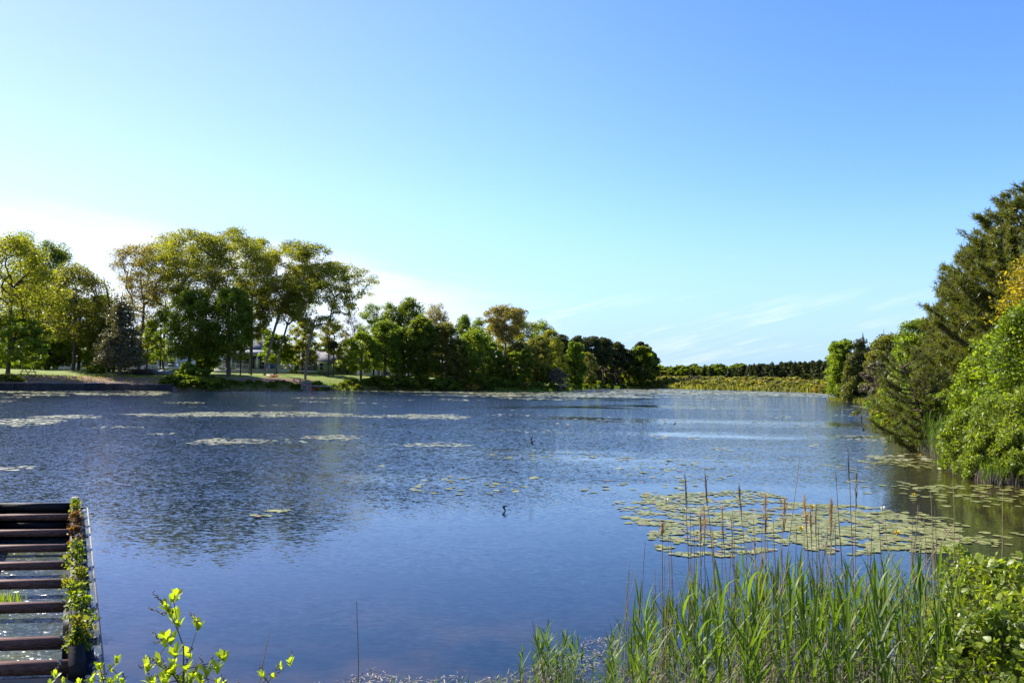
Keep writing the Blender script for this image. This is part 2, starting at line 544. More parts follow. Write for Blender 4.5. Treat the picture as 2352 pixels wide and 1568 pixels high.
def mat_ground():
    m, N = mat_new('ground_grass_and_soil')
    geo = N.n('ShaderNodeNewGeometry')
    pos = geo.outputs['Position']
    n1 = N.noise(0.35, 6, pos, 0.65)
    n2 = N.noise(2.6, 5, pos, 0.7)
    n3 = N.noise(14.0, 3, pos, 0.6)
    grass = N.mix(N.smooth(n2, 0.3, 0.7), rgb(0.085, 0.125, 0.018), rgb(0.21, 0.245, 0.040))
    soil = N.mix(N.smooth(n2, 0.35, 0.65), rgb(0.14, 0.070, 0.045), rgb(0.27, 0.155, 0.11))
    soil = N.mix(N.smooth(n3, 0.55, 0.7), soil, rgb(0.34, 0.28, 0.22))
    at_ = N.n('ShaderNodeAttribute', attribute_name='soil')
    f = N.m('ADD', N.m('MULTIPLY', at_.outputs['Fac'], 1.35), N.m('MULTIPLY_ADD', n1, 1.1, -0.72), clamp=True)
    f = N.smooth(f, 0.25, 0.6)
    c = N.mix(f, grass, soil)
    at2 = N.n('ShaderNodeAttribute', attribute_name='mud')
    mud = N.mix(N.smooth(n3, 0.4, 0.65), rgb(0.055, 0.045, 0.04), rgb(0.16, 0.135, 0.11))
    c = N.mix(at2.outputs['Fac'], c, mud)
    b = N.n('ShaderNodeBsdfPrincipled', ins={'Base Color': c, 'Roughness': 0.9, 'Specular IOR Level': 0.15})
    bp = N.n('ShaderNodeBump', ins={'Strength': 0.6, 'Distance': 0.08, 'Height': N.m('ADD', n2, N.m('MULTIPLY', n3, 0.4))})
    N.put(b.inputs['Normal'], bp.outputs[0])
    N.n('ShaderNodeOutputMaterial', ins={0: b.outputs[0]})
    return m


g_me = mk_mesh('ground', gV, [gF], mat_ground(), smooth=True)
gd = lake_dist(gV[:, :2])
soil = np.exp(-((gV[:, 0] + 67) / 13) ** 2) * np.exp(-((gd - 4) / 5.0) ** 2) * (gV[:, 1] > 60)
soil += 0.75 * np.exp(-((gV[:, 0] + 42) / 8) ** 2 - ((gd - 5) / 3.5) ** 2) * (gV[:, 1] > 60)
soil += 0.45 * (np.abs(gd) < 2.0) * (gV[:, 1] > 20) * (gV[:, 0] < -5)
for nm, val in (('soil', np.clip(soil, 0, 1)), ('mud', np.clip(1.0 - gd / 0.9, 0, 1) * (gV[:, 1] < 60))):
    a = g_me.attributes.new(nm, 'FLOAT', 'POINT')
    a.data.foreach_set('value', val.astype(np.float32))
tag(link('ground', g_me), 'grassy banks and brown soil around the pond', 'ground', kind='structure')


# ------------------------------------------------------------------ water
def mat_water():
    m, N = mat_new('pond_water')
    geo = N.n('ShaderNodeNewGeometry')
    pos = geo.outputs['Position']
    sep = N.n('ShaderNodeSeparateXYZ', ins={0: pos})
    X, Y = sep.outputs[0], sep.outputs[1]
    # wind ruffles the open water in long patches, the near corner lies calm
    mp = N.n('ShaderNodeMapping', ins={0: pos, 3: (0.034, 0.10, 1.0), 2: (0, 0, R(6))})
    patch = N.noise(1.0, 4, mp.outputs[0], 0.6)
    dist = N.m('MULTIPLY_ADD', X, -0.35, Y)
    calm = N.smooth(dist, 15.0, 24.0, 0.12, 1.0)
    ruffle = N.m('MULTIPLY', N.m('MULTIPLY', calm, N.smooth(dist, 22.0, 60.0, 0.85, 1.4)), N.m('MULTIPLY', N.smooth(patch, 0.36, 0.54, N.smooth(X, -14.0, 6.0, 0.6, 0.10), 1.0), N.smooth(X, -18.0, 4.0, 1.7, 1.0)))
    # ripple slopes straight from noise, so that they hold at grazing distance too
    nv = None
    for sc_, rot, amp in (((0.9, 2.0, 1.0), -14, 0.07), ((6.0, 15.0, 1.0), 16, 0.52), ((13.0, 26.0, 1.0), -6, 0.50)):
        mpx = N.n('ShaderNodeMapping', ins={0: pos, 3: sc_, 2: (0, 0, R(rot))})
        nt = N.n('ShaderNodeTexNoise', ins={'Scale': 1.0, 'Detail': 1.0, 'Vector': mpx.outputs[0]})
        v1 = N.n('ShaderNodeVectorMath', operation='SUBTRACT', ins={0: nt.outputs['Color'], 1: (0.5, 0.5, 0.5)})
        v2 = N.n('ShaderNodeVectorMath', operation='MULTIPLY', ins={0: v1.outputs[0], 1: (amp * 1.0, amp, 0.0)})
        nv = v2.outputs[0] if nv is None else N.n('ShaderNodeVectorMath', operation='ADD', ins={0: nv, 1: v2.outputs[0]}).outputs[0]
    sl = N.n('ShaderNodeVectorMath', operation='SCALE', ins={0: nv, 3: ruffle})
    up = N.n('ShaderNodeVectorMath', operation='ADD', ins={0: sl.outputs[0], 1: (0, 0, 1)})
    bp = N.n('ShaderNodeVectorMath', operation='NORMALIZE', ins={0: up.outputs[0]})
    murk = N.noise(0.5, 4, pos, 0.6)
    c = N.mix(N.smooth(murk, 0.35, 0.7), rgb(0.005, 0.015, 0.032), rgb(0.008, 0.017, 0.033))
    # tree reflections painted in as brown at the right bank; murky near shore
    refl_tint = N.m('MULTIPLY', N.smooth(N.m('SUBTRACT', X, N.m('MULTIPLY_ADD', Y, 0.3, 8.1)), -7.0, -1.0), N.smooth(Y, 70.0, 45.0))
    c = N.mix(refl_tint, c, rgb(0.030, 0.025, 0.007))
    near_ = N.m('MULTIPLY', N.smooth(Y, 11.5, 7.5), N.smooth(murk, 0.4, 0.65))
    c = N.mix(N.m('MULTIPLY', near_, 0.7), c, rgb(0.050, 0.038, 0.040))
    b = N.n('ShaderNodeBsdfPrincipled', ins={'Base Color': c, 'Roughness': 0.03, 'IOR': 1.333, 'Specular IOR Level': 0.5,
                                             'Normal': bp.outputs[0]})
    N.n('ShaderNodeOutputMaterial', ins={0: b.outputs[0]})
    return m


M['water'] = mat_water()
LIP_W = 0.24
lip = Vector((0.874, 0.486, 0)) * LIP_W
wo = np.array([[-200, 600, 0], [300, 600, 0], [300, 2, 0], [-200, 2, 0]], float)
hb, hn = SB['rb'] + lip + SB['u'] * -0.15, SB['rn'] + lip
wi = np.array([(SB['lb'] + SB['u'] * -0.15)[:2], hb[:2], hn[:2], SB['ln'][:2]])
wi = np.concatenate([wi, np.zeros((4, 1))], axis=1)
wV = np.concatenate([wo, wi])
wF = [[4 + i, i, (i + 1) % 4, 4 + (i + 1) % 4] for i in range(4)]
wF = [f[::-1] for f in wF]
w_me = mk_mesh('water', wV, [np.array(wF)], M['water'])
w_me.update()
if w_me.polygons[0].normal.z < 0:
    w_me.flip_normals()
tag(link('water', w_me), 'blue rippled pond water with calm streaks', 'water', kind='structure')


# ------------------------------------------------------------------ plants
def basis_from(n, rng, along=None):
    """orthonormal frames whose third axis is n"""
    n = nrm(n)
    r = rng.normal(size=n.shape) if along is None else along
    u = nrm(np.cross(n, r))
    v = np.cross(n, u)
    return u, v, n


QUAD_V = np.array([[0, -0.5, 0], [0.36, 0, 0.05], [0, 0.5, 0], [-0.36, 0, 0.05]])
QUAD_F = np.array([[0, 1, 2, 3]])
LEAF_V = np.array([[0, 0, 0], [-0.26, 0.35, 0.06], [-0.30, 0.7, 0.05], [0, 1.0, -0.06], [0.30, 0.7, 0.05], [0.26, 0.35, 0.06], [0, 0.35, 0], [0, 0.7, 0]])
LEAF_F4 = np.array([[6, 7, 2, 1], [5, 4, 7, 6]])
LEAF_F3 = np.array([[0, 6, 1], [0, 5, 6], [7, 3, 2], [7, 4, 3]])
NEED_V = np.array([[-0.5, 0, 0], [0.5, 0, 0], [0.25, 1, 0], [-0.25, 1, 0]])


def scatter(tv, tfs, pos, u, v, n, su, sv=None):
    """instances of a template: x along u, y along v, z along n"""
    sv = su if sv is None else sv
    k = len(tv)
    V = (pos[:, None] + u[:, None] * (tv[None, :, 0:1] * su[:, None, None]) + v[:, None] * (tv[None, :, 1:2] * sv[:, None, None])
         + n[:, None] * (tv[None, :, 2:3] * su[:, None, None]))
    base = (np.arange(len(pos)) * k)[:, None, None]
    return V.reshape(-1, 3), [(base + tf[None]).reshape(-1, tf.shape[1]) for tf in tfs]


def leaf_cloud(rng, centres, per, spread, size, up=0.5, flat=0.7, ctint=0.25, shape='quad'):
    """leaf sized faces spread round each cluster centre -> V, faces, tint per face"""
    n = len(centres)
    spread = np.broadcast_to(np.asarray(spread, float), (n,))
    idx = np.repeat(np.arange(n), per)
    off = rng.normal(size=(len(idx), 3))
    off *= np.minimum(1.0, 1.7 / np.maximum(np.linalg.norm(off, axis=1, keepdims=True), 1e-6))
    off = off * np.array([1, 1, flat]) * spread[idx][:, None] * 0.55
    pos = centres[idx] + off
    nor = rng.normal(size=(len(idx), 3)) + np.array([0, 0, up])
    u, v, w = basis_from(nor, rng)
    s = size * np.clip(rng.lognormal(-0.08, 0.38, len(idx)), 0.4, 2.0)
    ct = rng.uniform(-1, 1, n) * ctint
    t = np.clip(0.5 + ct[idx] + rng.normal(size=len(idx)) * 0.22, 0, 1)
    if shape == 'quad':
        V, F = scatter(QUAD_V, [QUAD_F], pos, u, v, w, s)
        return V, F, t
    V, F = scatter(LEAF_V, [LEAF_F4, LEAF_F3], pos, u, v, w, s)
    return V, F, np.concatenate([np.repeat(t, 2), np.repeat(t, 4)])


def grow(rng, trunk, centres, tip_r, bend=0.18):
    """a branching skeleton from trunk nodes out to every cluster centre -> P0, P1, r0, r1"""
    nodes = [np.array(p, float) for p in trunk]
    par = [-1] + list(range(len(trunk) - 1))
    dirs = [np.array([0, 0, 1.0])] + [nrm(nodes[i] - nodes[i - 1]) for i in range(1, len(nodes))]
    order = np.argsort(np.linalg.norm(centres - nodes[-1], axis=1) + 0.4 * rng.random(len(centres)))
    nd = len(trunk)
    first = max(1, int(nd * 0.45))
    for ci in order:
        c = centres[ci]
        N_ = np.array(nodes[first:])
        D_ = np.array(dirs[first:])
        vec = c - N_
        dist = np.linalg.norm(vec, axis=1)
        cosv = (vec * D_).sum(1) / np.maximum(dist, 1e-6)
        cost = dist * (1 + 0.75 * (1 - cosv)) + np.where(vec[:, 2] < 0, -vec[:, 2] * 0.8, 0)
        k = int(np.argmin(cost)) + first
        p0, d0 = nodes[k], dirs[k]
        L = np.linalg.norm(c - p0)
        ns = 2 if L < 1.2 else 3 if L < 4 else 5
        ctrl = p0 + nrm(d0 * 0.6 + nrm(c - p0) * 0.7) * L * 0.5 + rng.normal(size=3) * L * bend * 0.4
        prev = k
        for s in range(1, ns + 1):
            t = s / ns
            p = (1 - t) ** 2 * p0 + 2 * t * (1 - t) * ctrl + t * t * c
            if s < ns:
                p = p + rng.normal(size=3) * L * bend * 0.12
            nodes.append(p)
            par.append(prev)
            dirs.append(nrm(p - nodes[prev]))
            prev = len(nodes) - 1
    n = len(nodes)
    acc = np.zeros(n)
    kids = np.zeros(n, int)
    for i in range(1, n):
        kids[par[i]] += 1
    for i in range(n - 1, -1, -1):
        if kids[i] == 0:
            acc[i] = tip_r ** 2.2
        if par[i] >= 0:
            acc[par[i]] += acc[i]
    rad = acc ** (1 / 2.2)
    for i in range(1, n):
        rad[i] = min(rad[i], rad[par[i]])
    P = np.array(nodes)
    e = np.arange(1, n)
    pr = np.array(par)[1:]
    return P[pr], P[e], rad[pr], rad[e]


def crown_points(rng, n, H, Rr, cb, shape, lobes=3, hollow=0.5):
    """cluster centres filling a crown: H height, Rr radius, cb where the crown starts (share of H)"""
    t = rng.random(n)
    th = rng.uniform(0, 2 * np.pi, n)
    if shape == 'umbrella':
        t = t ** 0.65
        prof = np.clip(0.30 + 0.85 * t, 0, 1) * np.sqrt(np.clip(1 - np.clip((t - 0.55) / 0.45, 0, 1) ** 2.2, 0, 1))
    elif shape == 'cone':
        t = 1 - np.sqrt(1 - t * 0.98)
        prof = (1 - t) ** 0.85 + 0.04
    elif shape == 'column':
        prof = np.clip(np.minimum(1, 6 * t) * (1 - np.clip((t - 0.7) / 0.3, 0, 1) ** 2) ** 0.5, 0.1, 1)
    elif shape == 'bush':
        prof = np.sqrt(np.clip(1 - (t * 0.97) ** 2.2, 0, 1))
    else:
        prof = np.sqrt(np.clip(1 - ((t - 0.42) / 0.585) ** 2, 0.02, 1))
    ph = rng.uniform(0, 6.28, 3)
    lob = 1 + 0.16 * np.sin(lobes * th + ph[0] + 2.2 * t) + 0.10 * np.sin((lobes + 2) * th + ph[1] - 5 * t)
    rho = Rr * prof * lob * (hollow + (1 - hollow) * rng.random(n) ** 0.6) * rng.uniform(0.86, 1.06, n)
    z = H * (cb + (1 - cb) * t) * (1 + 0.03 * np.sin(2 * th + ph[2]))
    return np.stack([rho * np.cos(th), rho * np.sin(th), z], axis=1)


def trunk_line(rng, top, n=7, wob=0.02, lean=(0, 0)):
    z = np.linspace(-0.3, top, n)
    f = np.linspace(0, 1, n)
    w = np.cumsum(rng.normal(size=(n, 2)), axis=0) * wob * top / math.sqrt(n)
    return np.stack([w[:, 0] - w[0, 0] + lean[0] * f ** 1.2, w[:, 1] - w[0, 1] + lean[1] * f ** 1.2, z], axis=1)


MESH_CACHE = {}


def tree_meshes(kind, H, Rr, seed, **k):
    """trunk mesh and crown mesh of one tree"""
    key = (kind, round(H, 2), round(Rr, 2), seed, tuple(sorted(k.items())))
    if key in MESH_CACHE:
        return MESH_CACHE[key]
    rng = np.random.default_rng(seed)
    o = dict(shape='ball', n=90, per=90, size=0.32, spread=0.11, cb=0.3, hollow=0.45, flat=0.75, up=0.5, tip=0.035, wob=0.02,
             lean=(0, 0), top=0.72, twigs=0, leaf='green', bark='bark', lobes=3, bend=0.2, shapel='quad', ctint=0.28, stems=1, sides=5, drop=0.0, pm=1.0, nm=1.0)
    o.update(k)
    C = crown_points(rng, int(o['n'] * o['nm']), H, Rr, o['cb'], o['shape'], o['lobes'], o['hollow'])
    C[:, :2] += np.array(o['lean']) * (C[:, 2:3] / H) ** 1.2
    segs = []
    if o['stems'] == 1:
        tr = trunk_line(rng, H * o['top'], 8, o['wob'], tuple(np.array(o['lean']) * o['top'] ** 1.2))
        segs.append(grow(rng, tr, C, o['tip'], o['bend']))
    else:
        grp = rng.integers(0, o['stems'], len(C))
        ang = np.arctan2(C[:, 1], C[:, 0])
        grp = ((ang + np.pi) / (2 * np.pi) * o['stems']).astype(int) % o['stems']
        for s in range(o['stems']):
            cs = C[grp == s]
            if len(cs) == 0:
                continue
            a = (s + 0.5) / o['stems'] * 2 * np.pi - np.pi
            b0_ = np.array([math.cos(a), math.sin(a)])
            top = H * o['top'] * rng.uniform(0.7, 1)
            tr = trunk_line(rng, top, 6, o['wob'] * 1.5, tuple(b0_ * Rr * 0.45))
            segs.append(grow(rng, tr, cs, o['tip'], o['bend']))
    P0, P1, r0, r1 = (np.concatenate([s[i] for s in segs]) for i in range(4))
    if o['twigs']:
        idx = np.repeat(np.arange(len(C)), o['twigs'])
        e = C[idx] + rng.normal(size=(len(idx), 3)) * o['spread'] * H * 0.6
        P0 = np.concatenate([P0, C[idx]])
        P1 = np.concatenate([P1, e])
        r0 = np.concatenate([r0, np.full(len(idx), o['tip'] * 0.7)])
        r1 = np.concatenate([r1, np.full(len(idx), o['tip'] * 0.3)])
    V, F = tubes(P0, P1, r0, r1, o['sides'])
    tm = mk_mesh('trunk', V, [F], M[o['bark']], smooth=True)
    if o['drop']:
        C = C[rng.random(len(C)) > o['drop']]
    sp = o['spread'] * H * rng.uniform(0.7, 1.3, len(C))
    V, F, t = leaf_cloud(rng, C, int(o['per'] * o['pm']), sp, o['size'], o['up'], o['flat'], o['ctint'], o['shapel'])
    cm = mk_mesh('crown', V, F, M[o['leaf']], t)
    MESH_CACHE[key] = (tm, cm)
    return tm, cm


def pine_meshes(H, Rr, seed, cb=0.15, whorls=16, tuft_len=0.2, tuft_w=0.02, per_tuft=22, tufts=1300, irregular=0.3, lean=(0, 0), droop=0.0, profile=None, leaf='pine'):
    """a pine: limbs in rough whorls, side twigs and brushes of long needles at their ends"""
    rng = np.random.default_rng(seed)
    prof = profile or (lambda t: min(1.0, 0.55 + 1.6 * t) * (1 - t) ** 0.75 + 0.05)
    tr = trunk_line(rng, H, 14, 0.012, lean)
    fz = (tr[:, 2] - tr[0, 2]) / (tr[-1, 2] - tr[0, 2])
    r_base = 0.016 * H + 0.03
    P0, P1 = [tr[:-1]], [tr[1:]]
    rr = r_base * (1 - fz) ** 0.8 + 0.015
    r0, r1 = [rr[:-1]], [rr[1:]]
    tips, tdir = [], []
    for w in range(whorls):
        t = cb + (1 - cb) * (w + rng.uniform(-0.3, 0.3)) / whorls
        t = min(max(t, cb), 0.985)
        u = (t - cb) / (1 - cb)
        base = np.array([np.interp(t, fz, tr[:, i]) for i in range(3)])
        nb = rng.integers(3, 6)
        a0 = rng.uniform(0, 6.28)
        for b in range(nb):
            a = a0 + b * 6.283 / nb + rng.normal() * 0.25
            L = Rr * prof(u) * rng.uniform(1 - irregular, 1 + irregular * 0.6)
            rise = 0.12 + 0.5 * u + rng.normal() * 0.12 - droop * (1 - u)
            ns = 6
            s = np.linspace(0, 1, ns)
            az_ = a + rng.normal() * 0.15 * s + 0.2 * np.sin(3 * s + rng.uniform(0, 6))
            pts = base + np.stack([np.cos(az_) * L * s, np.sin(az_) * L * s, L * (rise * s - 0.22 * s * (1 - s) * 2 + 0.20 * s ** 2.5)], axis=1)
            rb = 0.018 * L + 0.012
            P0.append(pts[:-1]); P1.append(pts[1:])
            q = rb * (1 - s) ** 0.8 + 0.008
            r0.append(q[:-1]); r1.append(q[1:])
            ntw = max(3, int(L * 8))
            for j in range(ntw):
                f = rng.uniform(0.3, 1.0) if j else 1.0
                p = np.array([np.interp(f, s, pts[:, i]) for i in range(3)])
                side = rng.choice([-1, 1])
                ta = a + side * rng.uniform(0.3, 1.3) * (1.05 - f * 0.6)
                tl = L * rng.uniform(0.12, 0.34) * (1.1 - 0.5 * f) + 0.15
                e = p + np.array([math.cos(ta) * tl, math.sin(ta) * tl, tl * rng.uniform(0.1, 0.75)])
                mid = (p + e) / 2 + np.array([0, 0, -0.06 * tl])
                P0.append(np.array([p, mid])); P1.append(np.array([mid, e]))
                r0.append(np.array([0.014, 0.010])); r1.append(np.array([0.010, 0.006]))
                for q_ in (0.4, 0.72, 1.0):
                    pp = p + (e - p) * q_ + rng.normal(size=3) * 0.05
                    tips.append(pp)
                    tdir.append(nrm(e - p) + np.array([0, 0, 0.5]))
    P0, P1, r0, r1 = (np.concatenate(x) for x in (P0, P1, r0, r1))
    V, F = tubes(P0, P1, r0, r1, 5)
    tm = mk_mesh('trunk', V, [F], M['bark_pine'], smooth=True)
    tips, tdir = np.array(tips), nrm(np.array(tdir))
    if len(tips) > tufts:
        sel = rng.choice(len(tips), tufts, replace=False)
        tips, tdir = tips[sel], tdir[sel]
    idx = np.repeat(np.arange(len(tips)), per_tuft)
    d = nrm(tdir[idx] * 0.75 + rng.normal(size=(len(idx), 3)) * 0.6)
    pos = tips[idx] - tdir[idx] * (rng.random(len(idx)) * tuft_len * 0.9)[:, None]
    nor = rng.normal(size=(len(idx), 3))
    u = nrm(np.cross(d, nor))
    n = np.cross(u, d)
    L = tuft_len * rng.uniform(0.6, 1.15, len(idx))
    V, F = scatter(NEED_V, [QUAD_F], pos, u, d, n, np.full(len(idx), tuft_w), L)
    ct = rng.uniform(-0.3, 0.3, len(tips))
    tint = np.clip(0.45 + ct[idx] + rng.normal(size=len(idx)) * 0.15, 0, 1)
    cm = mk_mesh('crown', V, F, M[leaf], tint)
    return tm, cm


def conifer_meshes(H, Rr, seed, leaf='needle', layers=18, per=60, size=0.32, cb=0.05, droop=0.15, ragged=0.25, bark='bark'):
    """spruce or cedar: layered boughs that droop, narrow spire"""
    key = ('conifer', H, Rr, seed, leaf, layers, per, size, cb)
    if key in MESH_CACHE:
        return MESH_CACHE[key]
    rng = np.random.default_rng(seed)
    P0, P1, r0, r1, C = [], [], [], [], []
    tr = trunk_line(rng, H, 8, 0.006)
    P0.append(tr[:-1]); P1.append(tr[1:])
    rr = (0.014 * H + 0.02) * (1 - np.linspace(0, 1, 8)) + 0.012
    r0.append(rr[:-1]); r1.append(rr[1:])
    for w in range(layers):
        t = cb + (1 - cb) * (w + rng.uniform(-0.3, 0.3)) / layers
        t = min(max(t, 0.02), 0.99)
        L0 = Rr * ((1 - t) ** 0.8) + 0.1
        for b in range(rng.integers(4, 7)):
            a = rng.uniform(0, 6.28)
            L = L0 * rng.uniform(1 - ragged * 1.4, 1 + ragged)
            base = np.array([0, 0, H * t])
            e = base + np.array([math.cos(a) * L, math.sin(a) * L, L * (0.25 * t - droop)])
            P0.append(base[None]); P1.append(e[None])
            r0.append([0.03]); r1.append([0.01])
            for f in np.linspace(0.35, 1, max(2, int(L * 1.8))):
                C.append(base + (e - base) * f + rng.normal(size=3) * 0.1)
    C.append(np.array([0, 0, H * 0.97])); C.append(np.array([0, 0, H * 1.0]))
    P0, P1 = np.concatenate(P0), np.concatenate(P1)
    V, F = tubes(P0, P1, np.concatenate(r0), np.concatenate(r1), 4)
    tm = mk_mesh('trunk', V, [F], M[bark], smooth=True)
    C = np.array(C)
    sp = np.clip(0.10 * Rr + 0.12, 0.1, 0.7) * (0.5 + 0.7 * (1 - C[:, 2] / H))
    per_ = max(6, int(per * 20 / max(len(C), 20) * 4))
    V, F, t = leaf_cloud(rng, C, per_, sp, size, 0.6, 0.55, 0.25)
    cm = mk_mesh('crown', V, F, M[leaf], t)
    MESH_CACHE[key] = (tm, cm)
    return tm, cm


def plant_thing(name, meshes, loc, label, cat, group=None, rz=0.0, scale=None, parts=('trunk', 'crown')):
    r = empty(name, loc, rz)
    tag(r, label, cat, group)
    for p, m in zip(parts, meshes):
        link(p, m, r)
    if scale is not None:
        r.scale = scale
    return r


def size_of(px, top_y, half_w, Y, base_z=None):
    """where a tree seen at column px stands, how tall it is when its top is at row top_y, and its radius"""
    p = atY(px, 380, Y)
    z = ground_z(p.x, Y) if base_z is None else base_z
    top = atY(px, top_y, Y).z
    return Vector((p.x, Y, z - 0.05)), top - z, half_w * Y / FPX


SEED = [100]


def tree(name, px, Y, top_y, half_w, label, cat='tree', group=None, kind='tree', rz=0.0, **k):
    loc, H, Rr = size_of(px, top_y, half_w, Y)
    SEED[0] += 1
    sd_ = k.pop('seed', SEED[0])
    if kind == 'tree':
        me = tree_meshes('tree', H, Rr, sd_, **k)
    elif kind == 'conifer':
        me = conifer_meshes(H, Rr, sd_, **k)
    else:
        me = pine_meshes(H, Rr, sd_, **k)
    return plant_thing(name, me, loc, label, cat, group, rz)


# ------------------------------------------------------------------ trees on the left bank
OAK = dict(shape='umbrella', n=130, per=62, nm=1.7, size=0.215, spread=0.054, cb=0.40, hollow=0.5, leaf='oak', bark='bark_grey', twigs=3, tip=0.026, top=0.55, flat=0.5, drop=0.04, pm=2.1)
DENSE = dict(shape='ball', n=120, per=110, pm=1.35, nm=1.4, size=0.255, spread=0.074, cb=0.18, hollow=0.4, leaf='green', top=0.7)
LOOSE = dict(shape='ball', n=100, per=55, pm=1.5, nm=1.5, size=0.225, spread=0.058, cb=0.25, hollow=0.3, leaf='oak_olive', top=0.75, twigs=4, tip=0.025)


def opt(base, **k):
    d = dict(base)
    d.update(k)
    return d


tree('oak_tree', 8, 122, 240, 42, 'tall leafy oak at the far left above the picnic table', **opt(DENSE, leaf='oak', n=150, cb=0.28, per=90))
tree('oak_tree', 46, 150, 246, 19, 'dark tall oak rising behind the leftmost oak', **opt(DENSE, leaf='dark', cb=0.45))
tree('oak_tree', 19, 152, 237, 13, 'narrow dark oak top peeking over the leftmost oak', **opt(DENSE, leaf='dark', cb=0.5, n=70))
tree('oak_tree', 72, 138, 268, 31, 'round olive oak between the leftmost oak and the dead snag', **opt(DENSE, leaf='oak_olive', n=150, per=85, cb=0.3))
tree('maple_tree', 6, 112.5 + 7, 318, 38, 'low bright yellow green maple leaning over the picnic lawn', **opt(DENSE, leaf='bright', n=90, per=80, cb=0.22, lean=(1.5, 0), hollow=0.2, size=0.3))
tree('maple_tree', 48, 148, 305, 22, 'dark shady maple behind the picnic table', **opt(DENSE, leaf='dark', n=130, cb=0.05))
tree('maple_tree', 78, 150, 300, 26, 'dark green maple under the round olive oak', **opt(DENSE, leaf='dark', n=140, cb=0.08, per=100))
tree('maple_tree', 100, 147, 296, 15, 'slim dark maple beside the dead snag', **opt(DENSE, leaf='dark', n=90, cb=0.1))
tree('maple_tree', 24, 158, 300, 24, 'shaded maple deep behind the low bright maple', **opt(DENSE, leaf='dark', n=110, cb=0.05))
tree('cedar_tree', 119, 127, 286, 25, 'wide grey green cedar beside the tall airy oaks', **opt(DENSE, leaf='grey', n=150, per=48, cb=0.12, shape='cone', spread=0.075, size=0.27, hollow=0.3, top=0.95, twigs=4, flat=0.5, lobes=4))
tree('cedar_tree', 113, 140, 300, 17, 'dark cedar tucked behind the grey green cedar', **opt(DENSE, leaf='dark', n=120, per=90, cb=0.08, shape='cone', spread=0.09, top=0.95))


def snag():
    rng = np.random.default_rng(5)
    loc, H, Rr = size_of(106, 276, 6, 140)
    r = empty('dead_tree', loc)
    tag(r, 'bare dead snag sticking up between oak and cedar', 'tree')
    tr = np.array([[0.4, 0, 0], [0.3, 0, H * 0.45], [0.1, 0, H * 0.7], [-0.5, 0, H * 0.86], [-1.0, 0, H * 0.93], [-1.1, 0, H]])
    MB().tube(tr, [0.3, 0.24, 0.2, 0.14, 0.09, 0.05]).build('trunk', M['bark'], r)
    for s, z, l in ((1, 0.72, 1.7), (1, 0.62, 2.2), (-1, 0.55, 1.2)):
        MB().tube([[0.2, 0, H * z], [0.2 + s * l * 0.5, 0.1, H * (z + 0.04)], [0.2 + s * l * 0.75, 0.2, H * (z + 0.13)]], [0.11, 0.07, 0.03]).build('limb', M['bark'], r)


snag()
tree('oak_tree', 138, 140, 246, 34, 'pale thinly leaved oak at the left of the airy oak group', **opt(OAK, per=34, leaf='oak_tan', n=140, lean=(0.6, 0)))
tree('oak_tree', 163, 146, 240, 36, 'slender airy oak second in the tall oak group', **opt(OAK, per=42, n=130))
tree('oak_tree', 190, 138, 233, 41, 'tall airy oak behind the left of two round maples', **opt(OAK, per=58, n=150))
tree('oak_tree', 227, 142, 233, 41, 'tallest airy oak above the blue house', **opt(OAK, per=60, n=150))
tree('oak_tree', 249, 150, 240, 30, 'slim tall oak filling the gap above the blue porch', **opt(OAK, per=50, n=90))
tree('oak_tree', 264, 143, 244, 46, 'big leaning oak whose trunk rises beside the deck steps', **opt(OAK, per=66, n=170, lean=(5.4, 0), cb=0.4))
tree('oak_tree', 274, 146, 268, 32, 'thin slanting oak left of the utility pole', **opt(OAK, per=42, n=90, lean=(5.0, 0), cb=0.5))
tree('oak_tree', 305, 143, 266, 56, 'broad spreading oak standing above the kayaks', **opt(OAK, per=62, n=170, lean=(3.6, 0), cb=0.42))
tree('oak_tree', 251, 141, 285, 17, 'straight twin trunk oak in front of the blue house', **opt(LOOSE, leaf='oak', cb=0.4, n=80))
tree('oak_tree', 240, 139, 300, 9, 'thin straight oak in front of the porch columns', **opt(LOOSE, leaf='oak', cb=0.5, n=40))
tree('maple_tree', 189, 133, 292, 22, 'dense green maple, left of the two round maples', **opt(DENSE, leaf='green', n=130, per=100, cb=0.22))
tree('maple_tree', 228, 134, 290, 22, 'dense green maple, right of the two round maples', **opt(DENSE, leaf='green', n=130, per=105, cb=0.24))
tree('maple_tree', 208, 140, 325, 18, 'low dark maple between the two round maples', **opt(DENSE, leaf='dark', n=90, cb=0.2))
tree('maple_tree', 160, 141, 310, 17, 'thin leaved young maple below the pale oak', **opt(LOOSE, leaf='bright', n=70, cb=0.2))
tree('maple_tree', 146, 150, 322, 18, 'shady maple right of the grey green cedar', **opt(LOOSE, leaf='oak_olive', n=90, per=80, cb=0.2))
tree('maple_tree', 276, 158, 335, 15, 'sunlit maple behind the deck steps', **opt(DENSE, leaf='green', n=80, cb=0.3, per=80))
tree('maple_tree', 262, 175, 330, 22, 'glowing yellow green maple behind the blue house', **opt(DENSE, leaf='bright', n=90, cb=0.1, per=80))
tree('maple_tree', 283, 185, 352, 16, 'small bright maple at the foot of the utility pole', **opt(DENSE, leaf='bright', n=70, cb=0.05, per=80))
tree('maple_tree', 302, 160, 322, 18, 'airy yellow green maple behind the broad spreading oak', **opt(LOOSE, leaf='oak', n=110, cb=0.2, per=70))
tree('maple_tree', 310, 190, 345, 24, 'hazy green maple behind the sage house roof', **opt(DENSE, leaf='bright', n=80, cb=0.1, per=70))
tree('maple_tree', 333, 152, 322, 15, 'small thin maple in front of the sage house', **opt(LOOSE, leaf='oak_olive', n=60, per=45, cb=0.35))
